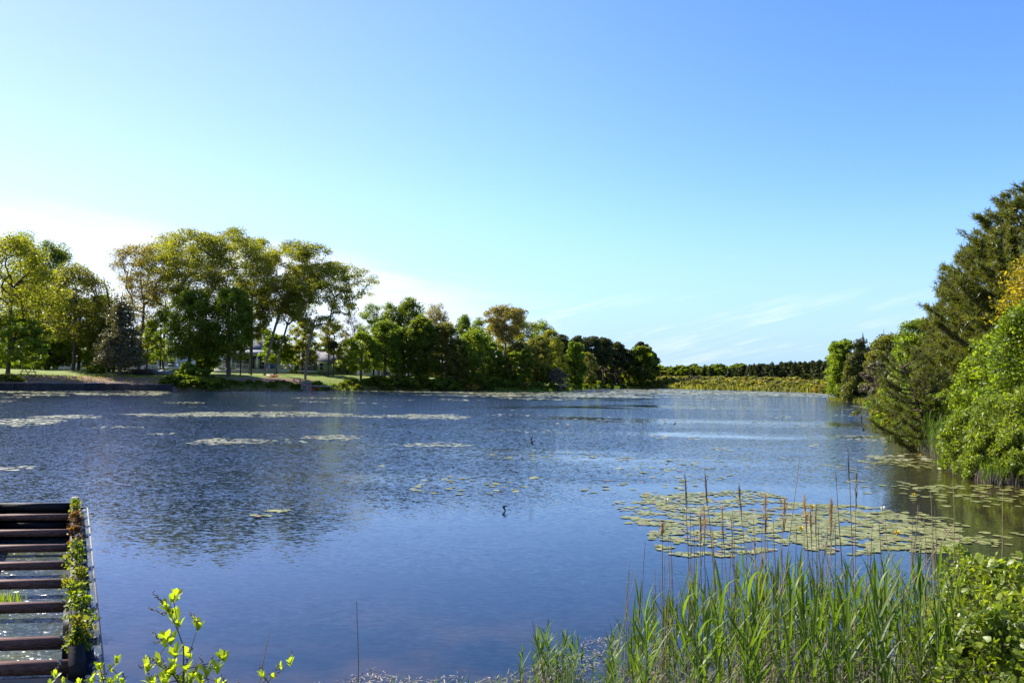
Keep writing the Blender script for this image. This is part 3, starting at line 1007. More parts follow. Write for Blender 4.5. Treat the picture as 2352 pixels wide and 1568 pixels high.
tree('cedar_tree', 328, 153, 341, 13, 'flat topped dark cedar in front of the sage house', **opt(DENSE, leaf='needle', n=26, per=110, cb=0.62, shape='umbrella', spread=0.10, flat=0.3, bark='bark'))
tree('birch_tree', 350, 172, 318, 14, 'nearly bare thin birch beside the gap of sky', **opt(LOOSE, leaf='twig', n=60, per=22, cb=0.25, twigs=7))

# ------------------------------------------------------------------ trees along the middle of the left bank
tree('maple_tree', 361, 151, 333, 17, 'bright green maple first in the middle row', **opt(DENSE, leaf='bright', n=90, per=75, cb=0.2))
tree('maple_tree', 347, 166, 340, 14, 'small sunlit maple between sage house and middle row', **opt(DENSE, leaf='bright', n=60, per=70, cb=0.1))
tree('poplar_tree', 373, 165, 306, 15, 'thin topped green poplar behind the bright maple', **opt(LOOSE, leaf='green', n=100, per=60, cb=0.15, shape='column'))
tree('poplar_tree', 390, 163, 304, 14, 'feathery poplar left of the tall dark maple', **opt(LOOSE, leaf='green', n=100, per=60, cb=0.15))
tree('maple_tree', 384, 155, 323, 20, 'broad green maple over the white garage', **opt(DENSE, leaf='green', n=140, per=85, cb=0.2))
tree('maple_tree', 408, 164, 301, 15, 'tallest dark green maple of the middle row', **opt(DENSE, leaf='dark', n=100, per=90, cb=0.4))
tree('maple_tree', 401, 158, 330, 15, 'leafy maple below the tallest dark maple', **opt(DENSE, leaf='green', n=100, per=85, cb=0.15))
tree('oak_tree', 420, 157, 318, 13, 'ivy clad almost black oak in the middle row', **opt(DENSE, leaf='dark', n=150, per=120, cb=0.12, shape='column'))
tree('willow_tree', 435, 172, 306, 16, 'wispy pale willow above the middle row', **opt(LOOSE, leaf='oak_tan', n=110, per=45, cb=0.35))
tree('oak_tree', 442, 160, 323, 18, 'olive oak right of the ivy clad oak', **opt(LOOSE, leaf='oak_olive', n=150, per=80, cb=0.12))
tree('poplar_tree', 462, 168, 317, 10, 'light green poplar with a pointed top', **opt(LOOSE, leaf='green', n=70, per=70, cb=0.3))
tree('poplar_tree', 477, 170, 320, 8, 'narrow green poplar beside the tan crowned oak', **opt(DENSE, leaf='green', n=60, per=80, cb=0.3))
tree('maple_tree', 473, 160, 330, 18, 'dark leafy maple over the red flowering bushes', **opt(DENSE, leaf='green', n=130, per=80, cb=0.12))
tree('maple_tree', 456, 158, 340, 17, 'shady olive maple with grey branches inside', **opt(LOOSE, leaf='oak_olive', n=110, per=75, cb=0.12))
tree('maple_tree', 493, 163, 343, 13, 'low dark maple left of the tan crowned oak', **opt(DENSE, leaf='green', n=80, cb=0.1))
tree('oak_tree', 505, 172, 307, 23, 'tall tan crowned oak with bare forked limbs', **opt(OAK, leaf='oak_tan', n=150, per=48, cb=0.5, spread=0.06))
tree('oak_tree', 493, 185, 325, 16, 'yellow olive oak behind the tan crowned oak', **opt(DENSE, leaf='oak', n=90, per=70, cb=0.15))
tree('oak_tree', 522, 185, 318, 18, 'golden olive oak right of the tan crowned oak', **opt(DENSE, leaf='oak', n=110, per=75, cb=0.25))
tree('oak_tree', 541, 205, 322, 14, 'dark topped oak before the pine grove', **opt(DENSE, leaf='green', n=90, per=75, cb=0.3))
tree('oak_tree', 520, 172, 343, 20, 'rounded olive oak in the shore thicket', **opt(LOOSE, leaf='oak_olive', n=140, per=80, cb=0.08))
tree('oak_tree', 537, 178, 338, 17, 'soft olive oak left of the weeping willow', **opt(LOOSE, leaf='oak_olive', n=130, per=80, cb=0.08))
tree('cedar_tree', 512, 163, 352, 10, 'small dark cedar at the shore below the tan oak', **opt(DENSE, leaf='dark', n=60, cb=0.05, shape='column'))
tree('cedar_tree', 524, 166, 350, 9, 'shadowy cedar right of the shore lawn', **opt(DENSE, leaf='dark', n=60, cb=0.05, shape='column'))
tree('willow_tree', 550, 190, 332, 17, 'broad pale olive willow by the pine grove', **opt(LOOSE, leaf='oak', n=150, per=80, cb=0.05, flat=1.0))
tree('willow_tree', 536, 176, 360, 13, 'low yellow green willow near the shore lawn', **opt(LOOSE, leaf='oak', n=90, per=80, cb=0.03))
tree('maple_tree', 574, 205, 343, 10, 'dark green maple standing at the edge of the cove', **opt(DENSE, leaf='green', n=110, per=90, cb=0.02, size=0.4))
tree('alder_tree', 588, 224, 352, 8, 'grey green alder beside the cove maple', **opt(LOOSE, leaf='oak_olive', n=80, per=60, cb=0.05))
tree('oak_tree', 643, 262, 346, 15, 'dark rounded oak at the tip of the pine point', **opt(DENSE, leaf='dark', n=120, per=90, cb=0.03, size=0.45))
tree('oak_tree', 632, 268, 352, 11, 'shaded oak under the last pines', **opt(DENSE, leaf='dark', n=90, cb=0.03, size=0.45))
tree('oak_tree', 607, 262, 356, 14, 'bare twigged greyish oak beneath the pines', **opt(LOOSE, leaf='twig', n=90, per=60, cb=0.05, size=0.35))
for px, top, hw, Y, lab in ((562, 336, 8, 240, 'first dark pine behind the pale olive willow'), (577, 337, 9, 246, 'pine above the cove maple'),
                            (591, 336, 10, 250, 'broad crowned pine, tallest of the grove'), (603, 339, 9, 254, 'pine between the tallest pine and the gap'),
                            (616, 343, 10, 258, 'pine with a flat clumped top'), (628, 350, 7, 262, 'thin pine with a bare trunk showing'),
                            (641, 343, 7, 266, 'pine rising behind the rounded dark oak'), (651, 352, 7, 268, 'last pine at the tip of the grove')):
    tree('pine_tree', px, Y, top, hw, lab, 'pine', 'pines of the grove at the cove', **opt(DENSE, leaf='needle', n=55, per=120, cb=0.45, shape='ball', spread=0.085, size=0.42, flat=0.5, bark='bark_pine', hollow=0.2))
# farther wood closing the view behind the houses and the grove
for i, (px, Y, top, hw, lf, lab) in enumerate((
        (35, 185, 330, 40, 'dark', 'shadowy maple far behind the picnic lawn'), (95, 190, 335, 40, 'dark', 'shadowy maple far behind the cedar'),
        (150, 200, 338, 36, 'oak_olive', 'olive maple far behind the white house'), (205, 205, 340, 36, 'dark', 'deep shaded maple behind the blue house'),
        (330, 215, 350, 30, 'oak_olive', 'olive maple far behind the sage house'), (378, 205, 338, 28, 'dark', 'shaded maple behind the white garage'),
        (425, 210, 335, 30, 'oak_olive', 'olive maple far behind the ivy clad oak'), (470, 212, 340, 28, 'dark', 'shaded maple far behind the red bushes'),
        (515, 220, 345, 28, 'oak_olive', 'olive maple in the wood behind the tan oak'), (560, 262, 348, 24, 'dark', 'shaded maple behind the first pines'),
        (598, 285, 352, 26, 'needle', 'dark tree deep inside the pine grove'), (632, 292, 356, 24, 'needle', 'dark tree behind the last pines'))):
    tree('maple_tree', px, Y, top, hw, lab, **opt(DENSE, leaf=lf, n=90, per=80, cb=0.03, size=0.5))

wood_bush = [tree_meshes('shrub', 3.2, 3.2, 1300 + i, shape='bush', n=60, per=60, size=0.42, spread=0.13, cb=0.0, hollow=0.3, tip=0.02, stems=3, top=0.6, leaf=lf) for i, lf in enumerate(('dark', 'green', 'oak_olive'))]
for i in range(51):
    px = -20 + i * 13.6 + random.Random(i).uniform(-4, 4)
    Y = float(np.interp(px, [-20, 350, 560, 620], [196, 212, 240, 295])) + random.Random(i + 99).uniform(-5, 8)
    p = atY(px, 372, Y)
    s = random.Random(i + 7).uniform(0.8, 1.5) * (1.7 if px > 560 else 1.0)
    plant_thing('wood_shrub', wood_bush[i % 3], (p.x, Y, ground_z(p.x, Y) - 0.1), 'shaded bush in the understorey behind the houses', 'bush', 'bushes of the understorey behind the houses', i * 1.7, (s * 1.3, s * 1.3, s))

# ------------------------------------------------------------------ far shore: marsh shrubs and the dark conifer line
rng0 = np.random.default_rng(7)


def on_far_edge(px):
    xs = [p[0] for p in EDGE_PX if p[0] >= 622]
    ys = [p[1] for p in EDGE_PX if p[0] >= 622]
    return at(px, float(np.interp(px, xs, ys)))


SHR = dict(shape='bush', per=26, size=0.42, spread=0.13, cb=0.05, hollow=0.3, tip=0.012, stems=3, top=0.6, sides=3)
shrub_protos = [tree_meshes('shrub', 2.6, 2.4, 900 + i, **opt(SHR, n=40, leaf=lf)) for i, lf in enumerate(('marsh', 'marsh', 'oak_olive', 'marsh_orange', 'marsh', 'twig'))]
for i in range(120):
    px = 654 + (i % 60) * 3.05 + rng0.uniform(-1.5, 1.5)
    row = i // 60
    p = on_far_edge(px)
    dirn = Vector((p.x, p.y, 0)).normalized()
    q = p + dirn * (2.5 + row * 15 + rng0.uniform(0, 9))
    h = rng0.uniform(0.75, 1.15) * (1.0 + 0.35 * row) * (1.0 if px < 800 else 0.85)
    k = rng0.choice(6, p=[0.32, 0.24, 0.14, 0.08, 0.16, 0.06])
    plant_thing('marsh_shrub', shrub_protos[k], (q.x, q.y, ground_z(q.x, q.y) - 0.1), 'yellow green marsh shrub in the belt along the far shore', 'shrub',
                'marsh shrubs along the far shore', rng0.uniform(0, 6.28), (h * 1.25, h * 1.25, h * 0.78))
con_protos = [conifer_meshes(9.0, 2.3, 950 + i, leaf='needle', layers=15, per=34, size=0.55) for i in range(4)]
dec_protos = [tree_meshes('tree', 8.0, 3.6, 960 + i, **opt(DENSE, leaf=lf, n=60, per=45, cb=0.05, size=0.6)) for i, lf in enumerate(('dark', 'dark'))]
for i in range(231):
    px = 653 + (i % 77) * 2.42 + rng0.uniform(-1.2, 1.2)
    row = i // 77
    p = on_far_edge(px)
    dirn = Vector((p.x, p.y, 0)).normalized()
    q = p + dirn * (40 + row * 12 + rng0.uniform(0, 9))
    top = np.interp(px, [655, 690, 740, 790, 835], [367, 367, 366, 363, 361]) + rng0.uniform(-1.6, 2.4) - 0.6 * row
    hz = (atY(px, top, q.y).z - ground_z(q.x, q.y))
    dec = px < 745 and rng0.random() < 0.22
    me = dec_protos[rng0.integers(0, 2)] if dec else con_protos[rng0.integers(0, 4)]
    s = hz / (8.0 if dec else 9.0)
    plant_thing('maple_tree' if dec else 'spruce_tree', me, (q.x, q.y, ground_z(q.x, q.y) - 0.1),
                'rounded tree among the conifers of the far tree line' if dec else 'dark spire shaped spruce in the far tree line', 'tree',
                'trees of the far tree line', rng0.uniform(0, 6.28), (s * rng0.uniform(0.95, 1.35),) * 2 + (s,))

# ------------------------------------------------------------------ right bank
tree('maple_tree', 842, 126.5, 341, 14, 'fresh green maple at the tip of the right bank', **opt(DENSE, leaf='bright', n=150, per=80, cb=0.02, size=0.26, shape='column', spread=0.08))
tree('cedar_tree', 863, 123, 330, 17, 'dark cedar right of the fresh green maple', **opt(DENSE, leaf='needle', n=130, per=110, cb=0.02, shape='cone', spread=0.075, size=0.22, top=0.97, hollow=0.5))
tree('cedar_tree', 852, 122, 346, 11, 'brownish dark cedar in front of the fresh maple', **opt(DENSE, leaf='pine', n=90, per=100, cb=0.02, shape='cone', spread=0.08, size=0.22, top=0.95))
tree('oak_tree', 889, 112, 336, 25, 'tan twiggy oak in bud beyond the small pine', **opt(LOOSE, leaf='oak_olive', n=170, per=70, cb=0.03, size=0.22, twigs=6, bark='bark_grey'))
tree('oak_tree', 880, 109, 362, 16, 'greyish bare twigged oak at the water', **opt(LOOSE, leaf='twig', n=110, per=55, cb=0.03, size=0.2, twigs=7, bark='bark_grey'))
for px, top, hw, Y, lab in ((884, 326, 10, 150, 'far dark spruce left of the spruce pair'), (905, 324, 9, 140, 'far dark spruce, middle of the skyline trio'), (914, 322, 9, 135, 'far dark spruce nearest the big pines'), (897, 330, 10, 146, 'low dark spruce filling the skyline trio')):
    tree('spruce_tree', px, Y, top, hw * 1.5, lab, **opt(DENSE, leaf='needle', n=80, per=80, cb=0.05, shape='cone', spread=0.07, size=0.26, top=0.97))
tree('poplar_tree', 918, 52, 322, 26, 'silvery light green poplar below the big pines', **opt(DENSE, leaf='bright', n=170, per=75, cb=0.08, size=0.125, spread=0.07, shape='ball'))
tree('poplar_tree', 935, 46, 350, 20, 'light green sapling poplar right of the silvery one', **opt(DENSE, leaf='green', n=120, per=75, cb=0.05, size=0.12, spread=0.07))


def big_pine(px, Y, top, hw, lab, seed, **k):
    loc, H, Rr = size_of(px, top, hw, Y)
    return plant_thing('pine_tree', pine_meshes(H, Rr, seed, **k), loc, lab, 'pine', None)


big_pine(1026, 38, 188, 96, 'tallest big pine at the right edge', 31, whorls=30, tufts=10000, per_tuft=16, cb=0.05, tuft_len=0.27, tuft_w=0.030, irregular=0.2)
big_pine(1000, 40.5, 212, 66, 'big pine just left of the tallest pine', 35, whorls=26, tufts=7500, per_tuft=16, cb=0.08, tuft_len=0.27, tuft_w=0.030, irregular=0.22)
big_pine(974, 43, 246, 56, 'third big pine, stepping down to the left', 32, whorls=24, tufts=6500, per_tuft=16, cb=0.08, tuft_len=0.28, tuft_w=0.031, irregular=0.22)
big_pine(950, 46, 288, 40, 'shorter big pine with boughs reaching over the poplar', 33, whorls=18, tufts=4500, per_tuft=16, cb=0.1, tuft_len=0.29, tuft_w=0.032, irregular=0.25)


def small_pine():
    loc = at(935, 452)
    loc = Vector((loc.x + 0.5, loc.y + 1.2, ground_z(loc.x + 0.5, loc.y + 1.2)))
    me = pine_meshes(3.9, 2.1, 34, whorls=11, tufts=1300, per_tuft=20, cb=0.12, tuft_len=0.20, tuft_w=0.018, lean=(-1.5, 0.0), droop=0.35, irregular=0.4,
                     profile=lambda t: min(1, 0.9 + t) * (1 - t) ** 0.6 + 0.1)
    plant_thing('pine_tree', me, loc, 'small crooked pine leaning over the lily pads', 'pine')


small_pine()
NEARM = dict(shape='ball', shapel='leaf', pm=1.6, size=0.098, spread=0.075, cb=0.06, hollow=0.35, up=0.4, flat=0.8, tip=0.008, stems=4, top=0.7, twigs=3, sides=4)
tree('maple_tree', 1002, 31, 335, 42, 'bright green maple in front of the big pines', **opt(NEARM, leaf='bright', n=300, per=46))
tree('maple_tree', 1035, 28, 305, 46, 'bright green maple cut off by the right edge', **opt(NEARM, leaf='bright', n=300, per=46))
tree('maple_tree', 972, 33.5, 372, 24, 'young bright green maple nearest the small pine', **opt(NEARM, leaf='bright', n=160, per=46))
tree('oak_tree', 1044, 30, 262, 33, 'orange leaved oak at the right edge', **opt(NEARM, leaf='orange', n=260, per=44, cb=0.3, stems=1, top=0.85, shape='ball', size=0.10))
for i, (px, Y, h, w, lf) in enumerate(((888, 78, 2.6, 2.4, 'oak_olive'), (893, 68, 2.4, 2.2, 'green'), (884, 60, 2.0, 2.0, 'oak_olive'), (898, 56, 2.6, 2.0, 'bright'), (906, 50, 2.4, 1.8, 'green'), (890, 52, 1.6, 1.5, 'oak_olive'),
                                       (914, 46, 2.2, 1.6, 'bright'), (925, 42, 2.0, 1.5, 'green'), (904, 44, 1.5, 1.4, 'oak_olive'), (936, 39.5, 2.0, 1.4, 'green'), (950, 35, 2.0, 1.4, 'bright'), (896, 90, 3.2, 2.6, 'green'))):
    p = atY(px, 400, Y)
    plant_thing('shore_shrub', tree_meshes('shrub', h, w, 1200 + i, shape='bush', n=60, per=110, size=0.12, spread=0.13, cb=0.02, hollow=0.3, tip=0.01, stems=3, top=0.6, leaf=lf), (p.x, Y, max(0.0, ground_z(p.x, Y)) - 0.05),
                'leafy shrub filling the bank below the big pines', 'shrub', 'shrubs filling the bank below the big pines')
for px, Y, top, hw, lab in ((965, 27.0, 412, 26, 'small leaved bush at the left of the shore thicket'), (1000, 25.2, 398, 34, 'tall small leaved bush in the shore thicket'),
                            (1034, 24.5, 388, 34, 'small leaved bush cut off by the right edge'), (982, 25.0, 432, 22, 'low bush leaning over the lily pads'),
                            (1016, 23.9, 430, 26, 'low bush at the water beside the right edge')):
    tree('shore_shrub', px, Y, top, hw, lab, 'shrub', **opt(NEARM, leaf='near_shrub', n=170, per=52, size=0.068, cb=0.02, spread=0.10, stems=5, shape='bush', tip=0.005))
tree('shore_shrub', 882, 52.5, 412, 9, 'bare grey bush standing at the water edge', 'shrub', **opt(NEARM, leaf='twig', n=50, per=10, size=0.06, twigs=12, stems=5, shape='bush'))


# ------------------------------------------------------------------ bushes and rank growth along the left bank
BUSH = dict(shape='bush', n=50, per=55, size=0.30, spread=0.14, cb=0.02, hollow=0.3, tip=0.012, stems=3, top=0.6, sides=3)
bush_protos = [tree_meshes('shrub', 1.6, 1.6, 980 + i, **opt(BUSH, leaf=lf)) for i, lf in enumerate(('dark', 'green', 'dark', 'oak_olive'))]


def edge_point(px, inland):
    xs = [p[0] for p in EDGE_PX if p[0] < 660]
    p = at(px, float(np.interp(px, xs, [q[1] for q in EDGE_PX if q[0] < 660])))
    d = Vector((p.x, p.y, 0)).normalized()
    q = p + d * inland
    return q.x, q.y, ground_z(q.x, q.y) - 0.08


for i in range(95):
    px = float(np.interp(i, [0, 30, 75, 94], [172, 262, 492, 655])) + rng0.uniform(-2.5, 2.5)
    x, y, z = edge_point(px, rng0.uniform(0.4, 4.0))
    s = rng0.uniform(0.65, 1.15) * (0.8 if 172 < px < 222 else 1.15 if 375 < px < 470 else 0.42 if 222 < px < 348 else 0.75)
    k = rng0.choice(4, p=[0.42, 0.28, 0.15, 0.15])
    plant_thing('bank_bush', bush_protos[k], (x, y, z), 'low green bush in the row along the left bank', 'bush', 'low bushes along the left bank',
                rng0.uniform(0, 6.28), (s * 1.2, s * 1.2, s))
for px, inl, w, h, lf, lab in ((494, 3.0, 1.7, 2.3, 'bright', 'rounded yellow green bush beside the shore reeds'), (471, 0.6, 1.8, 1.5, 'marsh_orange', 'orange tinged bush at the water below the red flowers'),
                              (483, 0.9, 1.3, 2.1, 'dark', 'dark upright bush between orange and yellow bushes'), (507, 2.0, 1.9, 1.4, 'green', 'grey green clump right of the rounded yellow bush'),
                              (462, 1.6, 1.3, 1.6, 'oak_olive', 'olive bush left of the orange tinged bush'), (187, 6.5, 1.7, 2.6, 'green', 'leafy bush below the left round maple'),
                              (202, 4.5, 2.2, 1.9, 'dark', 'big dark bush on the bank below the maples'), (220, 3.0, 1.4, 1.0, 'dark', 'dark bush where the open lawn begins'),
                              (4, 2.0, 1.6, 0.8, 'oak_olive', 'weedy bush at the far left above the bulkhead'), (17, 1.6, 1.0, 0.7, 'oak', 'weedy yellowish bush left of the picnic table'),
                              (96, 15, 1.5, 1.3, 'bright', 'small sunlit bush on the lawn by the white house'), (640, 1.5, 2.2, 2.3, 'oak', 'small bright bush at the tip of the pine point'),
                              (556, 3.0, 3.0, 4.6, 'twig', 'grey twiggy bush under the pale olive willow')):
    x, y, z = edge_point(px, inl)
    plant_thing('bank_bush', tree_meshes('shrub', h, w, int(px * 7), **opt(BUSH, leaf=lf, n=70, per=70, size=0.26)), (x, y, z), lab, 'bush')
for px, Y, w, h in ((477, 171, 1.6, 2.2), (482, 173, 1.5, 1.8), (458.5, 170, 0.8, 1.2)):
    p = atY(px, 378, Y)
    plant_thing('flowering_bush', tree_meshes('shrub', h, w, int(px * 3), **opt(BUSH, leaf='red', n=50, per=60, size=0.25)), (p.x, Y, ground_z(p.x, Y)),
                {477: 'red flowering bush, larger of the pair in the middle row', 482: 'red flowering bush, right of the pair in the middle row', 458.5: 'small red flowering bush beside the teal house'}[px], 'bush')


def blades(name, pts, hmin, hmax, wid, mat, label, seed, lean=0.35, k=3, cat='grass'):
    """a mass of grass blades, one object"""
    rng = np.random.default_rng(seed)
    pts = np.asarray(pts)
    n = len(pts)
    h = rng.uniform(hmin, hmax, n)
    a = rng.uniform(0, 6.28, n)
    d = np.stack([np.cos(a), np.sin(a)], 1) * (rng.random((n, 1)) * lean)
    side = np.stack([-np.sin(a), np.cos(a), np.zeros(n)], 1) * (wid * rng.uniform(0.6, 1.3, n))[:, None]
    V = []
    for f, wf in ((0, 1.0), (0.55, 0.75), (1.0, 0.08)):
        c = pts + np.concatenate([d * (h * f ** 1.6)[:, None], (h * f * (1 - 0.12 * f))[:, None]], 1)
        V += [c - side * wf * 0.5, c + side * wf * 0.5]
    V = np.stack(V, 1).reshape(-1, 3)
    b = (np.arange(n) * 6)[:, None]
    F = np.concatenate([b + np.array([0, 1, 3, 2]), b + np.array([2, 3, 5, 4])])
    t = np.clip(rng.normal(0.5, 0.28, n), 0, 1)
    return tag(link(name, mk_mesh(name, V, [F], M[mat], np.concatenate([t, t]))), label, cat, None, 'stuff')


def band_points(rng, pxs, inland, n, edge='left'):
    out = []
    for _ in range(n):
        px = rng.uniform(*pxs)
        out.append(edge_point(px, rng.uniform(*inland)))
    return np.array(out)


blades('bank_grass', band_points(rng0, (176, 655), (-0.3, 3.2), 9000), 0.25, 0.7, 0.10, 'green', 'rank dark grass along the left bank', 1)
blades('weedy_grass', np.concatenate([band_points(rng0, (-30, 172), (0.5, 9), 1200)]), 0.15, 0.6, 0.09, 'oak', 'weedy yellowish grass behind the timber bulkhead', 2)


far_pts = []
for i in range(9000):
    q = on_far_edge(rng0.uniform(652, 836))
    q = q + Vector((q.x, q.y, 0)).normalized() * rng0.uniform(-1.5, 26)
    far_pts.append((q.x, q.y, max(0.0, ground_z(q.x, q.y)) - 0.05))
blades('marsh_grass', np.array(far_pts), 0.5, 1.9, 0.24, 'marsh', 'pale yellow green marsh grass along the far shore', 3, 0.4)


# ------------------------------------------------------------------ timber bulkhead on the left bank
def bulkhead():
    r = empty('bulkhead', tuple(at(60, 389.4)))
    tag(r, 'long dark timber bulkhead holding the left bank at the water', 'retaining wall')
    inv = Vector(r.location)
    pts = [p * (1 - 0.9 / p.length) for p in (at(-60, 389.2), at(0, 389.0), at(100, 389.6), at(172, 390.4))]
    w, c, ps = MB(), MB(), []
    for a, b in zip(pts[:-1], pts[1:]):
        a, b = a - inv, b - inv
        for lv in range(5):
            w.bar(a + Vector((0, 0, -0.25 + 0.26 * lv)), b + Vector((0, 0, -0.25 + 0.26 * lv)), 0.12, 0.245)
        c.bar(a + Vector((0, 0.1, 1.01)), b + Vector((0, 0.1, 1.01)), 0.34, 0.07)
        L = (b - a).length
        for i in range(int(L / 2.6)):
            ps.append(a.lerp(b, (i + 0.5) / int(L / 2.6)))
    w.build('plank_wall', M['bulkhead'], r)
    c.build('cap', M['bulkhead_cap'], r)
    for p in ps:
        d = Vector((p + inv)).normalized()
        MB().box((p.x - d.x * 0.14, p.y - d.y * 0.14, 0.25), (0.16, 0.16, 1.3), 0.4).build('post', M['bulkhead'], r)
    sl = MB()
    a, b = at(47, 389.3) - inv, at(63.5, 389.35) - inv
    for i in range(11):
        p = a.lerp(b, i / 10)
        sl.box((p.x + 0.02, p.y - 0.32, 0.66), (0.10, 0.05, 0.62), 0.45)
    sl.bar((a.x, a.y - 0.28, 0.92), (b.x, b.y - 0.28, 0.92), 0.05, 0.08)
    sl.build('slat_panel', M['post_grey'], r)
    c2 = MB()
    a, b = at(80, 389.5) - inv, at(127, 389.9) - inv
    c2.bar(a + Vector((0, 0.75, 1.03)), b + Vector((0, 0.75, 1.03)), 1.3, 0.09)
    c2.build('pale_slab', M['concrete'], r)
    a, b = at(30, 389.2) - inv, at(58, 389.4) - inv
    MB().bar(a + Vector((0, 0.9, 1.04)), b + Vector((0, 0.9, 1.04)), 1.2, 0.08).build('landing', M['post_grey'], r)


bulkhead()


def picnic_table(loc, rz, label, mat='redwood', s=1.0):
    r = empty('picnic_table', loc, rz)
    tag(r, label, 'picnic table')
    top = MB()
    for i in range(5):
        top.box((0, -0.32 + i * 0.16, 0.74), (1.9 * s, 0.145, 0.04))
    top.build('table_top', M[mat], r)
    for sy in (-1, 1):
        MB().box((0, sy * 0.72, 0.45), (1.9 * s, 0.26, 0.04)).build('seat', M[mat], r)
    for sx in (-1, 1):
        for sy in (-1, 1):
            MB().bar((sx * 0.65 * s, sy * 0.75, 0.0), (sx * 0.65 * s, sy * 0.22, 0.72), 0.05, 0.11, (1, 0, 0)).build('leg', M[mat], r)
        MB().box((sx * 0.65 * s + 0.052, 0, 0.40), (0.05, 1.5, 0.09)).build('cross_bar', M[mat], r)


p = atY(28, 374.5, 122)
picnic_table((p.x, 122, ground_z(p.x, 122)), R(-14), 'reddish wooden picnic table on the lawn above the bulkhead', s=1.15)
p = atY(297, 380, 138)
picnic_table((p.x, 138, ground_z(p.x, 138)), R(20), 'dark wooden picnic table beside the red kayaks', 'post_grey', 0.8)


def kayak(px, Y, rz, label, L=2.9, w=0.72):
    n = 12
    p = atY(px, 380, Y)
    r = empty('kayak', (p.x, Y, ground_z(p.x, Y) + 0.02), rz)
    tag(r, label, 'kayak', 'red kayaks on the lawn')
    V, F = [], []
    k = 10
    for i in range(n + 1):
        f = i / n
        q = math.sin(math.pi * min(max(f, 0.0), 1.0)) ** 0.55
        rise = 0.16 * abs(2 * f - 1) ** 2.5
        for j in range(k):
            a = 2 * math.pi * j / k
            V.append(((f - 0.5) * L, math.cos(a) * w / 2 * q + 1e-3 * math.cos(a), 0.17 + rise + math.sin(a) * 0.17 * (0.35 + 0.65 * q)))
    for i in range(n):
        for j in range(k):
            F.append([i * k + j, (i + 1) * k + j, (i + 1) * k + (j + 1) % k, i * k + (j + 1) % k])
    link('hull', mk_mesh('hull', V, [np.array(F), ], M['kayak'], smooth=True), r)
    ck = MB()
    ring = [(math.cos(a) * 0.45, math.sin(a) * 0.24, 0.345) for a in np.linspace(0, 2 * math.pi, 15)]
    ck.tube(ring, [0.03] * 15, 5)
    ck.box((0, 0, 0.33), (0.6, 0.28, 0.02))
    ck.build('cockpit', M['black'], r)
    MB().box((-0.40, 0, 0.43), (0.08, 0.34, 0.24)).build('seat_back', M['kayak_pale'], r)


kayak(272.5, 140, R(-20), 'red kayak lying alone on the lawn near the deck steps', 2.5)
kayak(303, 136.5, R(-28), 'red kayak behind the grey mesh panel', 2.6)
kayak(309.5, 135.6, R(-24), 'red kayak poking out right of the grey mesh panel', 2.4)


def dock():
    p = at(322, 390.2)
    r = empty('dock', (p.x, p.y, 0))
    tag(r, 'small grey wooden dock below the kayaks', 'dock')
    d = MB()
    for i in range(16):
        d.box((-1.95 + i * 0.26, 0, 0.86), (0.245, 1.5, 0.05))
    d.build('deck', M['post_grey'], r)
    MB().box((0, -0.70, 0.76), (4.1, 0.10, 0.14)).build('rim_board', M['post_grey'], r)
    for x in (-1.9, -0.6, 0.7, 1.9):
        for y in (-0.62, 0.62):
            MB().tube([(x, y, -0.8), (x, y, 0.83)], [0.09, 0.08], 7).build('post', M['bark'], r)
    q = atY(306, 388, 134.3)
    r = empty('mesh_panel', (q.x, q.y, ground_z(q.x, q.y)), R(-4))
    tag(r, 'grey mesh panel standing in front of the red kayaks', 'panel')
    f = MB()
    for a, b in (((-0.85, 0), (-0.85, 1.75)), ((0.85, 0), (0.85, 1.75)), ((-0.85, 1.75), (0.85, 1.75)), ((-0.85, 0.15), (0.85, 0.15))):
        f.tube([(a[0], 0, a[1]), (b[0], 0, b[1])], [0.035, 0.035], 6)
    f.build('frame', M['steel'], r)
    g = MB()
    for i in range(17):
        x = -0.8 + i * 0.1
        g.tube([(x, 0, 0.15), (x, 0, 1.75)], [0.012, 0.012], 4)
    for i in range(15):
        z = 0.25 + i * 0.1
        g.tube([(-0.85, 0, z), (0.85, 0, z)], [0.012, 0.012], 4)
    g.build('wire_mesh', M['steel'], r)


dock()


# ------------------------------------------------------------------ houses
def gable_roof(m, x0, x1, y0, y1, z0, z1, over=0.4, thick=0.16):
    """ridge along x"""
    ym = (y0 + y1) / 2
    for s, ye in ((-1, y0 - over), (1, y1 + over)):
        a = np.array([[x0 - over, ye, z0], [x1 + over, ye, z0], [x1 + over, ym, z1], [x0 - over, ym, z1]], float)
        b = a + np.array([0, 0, thick])
        V = np.concatenate([a, b])
        m.add(V, [[0, 1, 2, 3], [7, 6, 5, 4], [0, 4, 5, 1], [1, 5, 6, 2], [2, 6, 7, 3], [3, 7, 4, 0]])


def window(r, x, z, w, h, y=0.0, frame='white'):
    f = MB()
    t = 0.09
    f.box((x, y - 0.04, z + h / 2 + t / 2), (w + 2 * t, 0.08, t)).box((x, y - 0.04, z - h / 2 - t / 2), (w + 2 * t, 0.08, t))
    f.box((x - w / 2 - t / 2, y - 0.04, z), (t, 0.08, h)).box((x + w / 2 + t / 2, y - 0.04, z), (t, 0.08, h))
    f.box((x, y - 0.045, z), (w, 0.05, 0.05))
    fo = f.build('window', M[frame], r)
    MB().box((x, y - 0.012, z), (w, 0.02, h)).build('pane', M['glass'], fo)


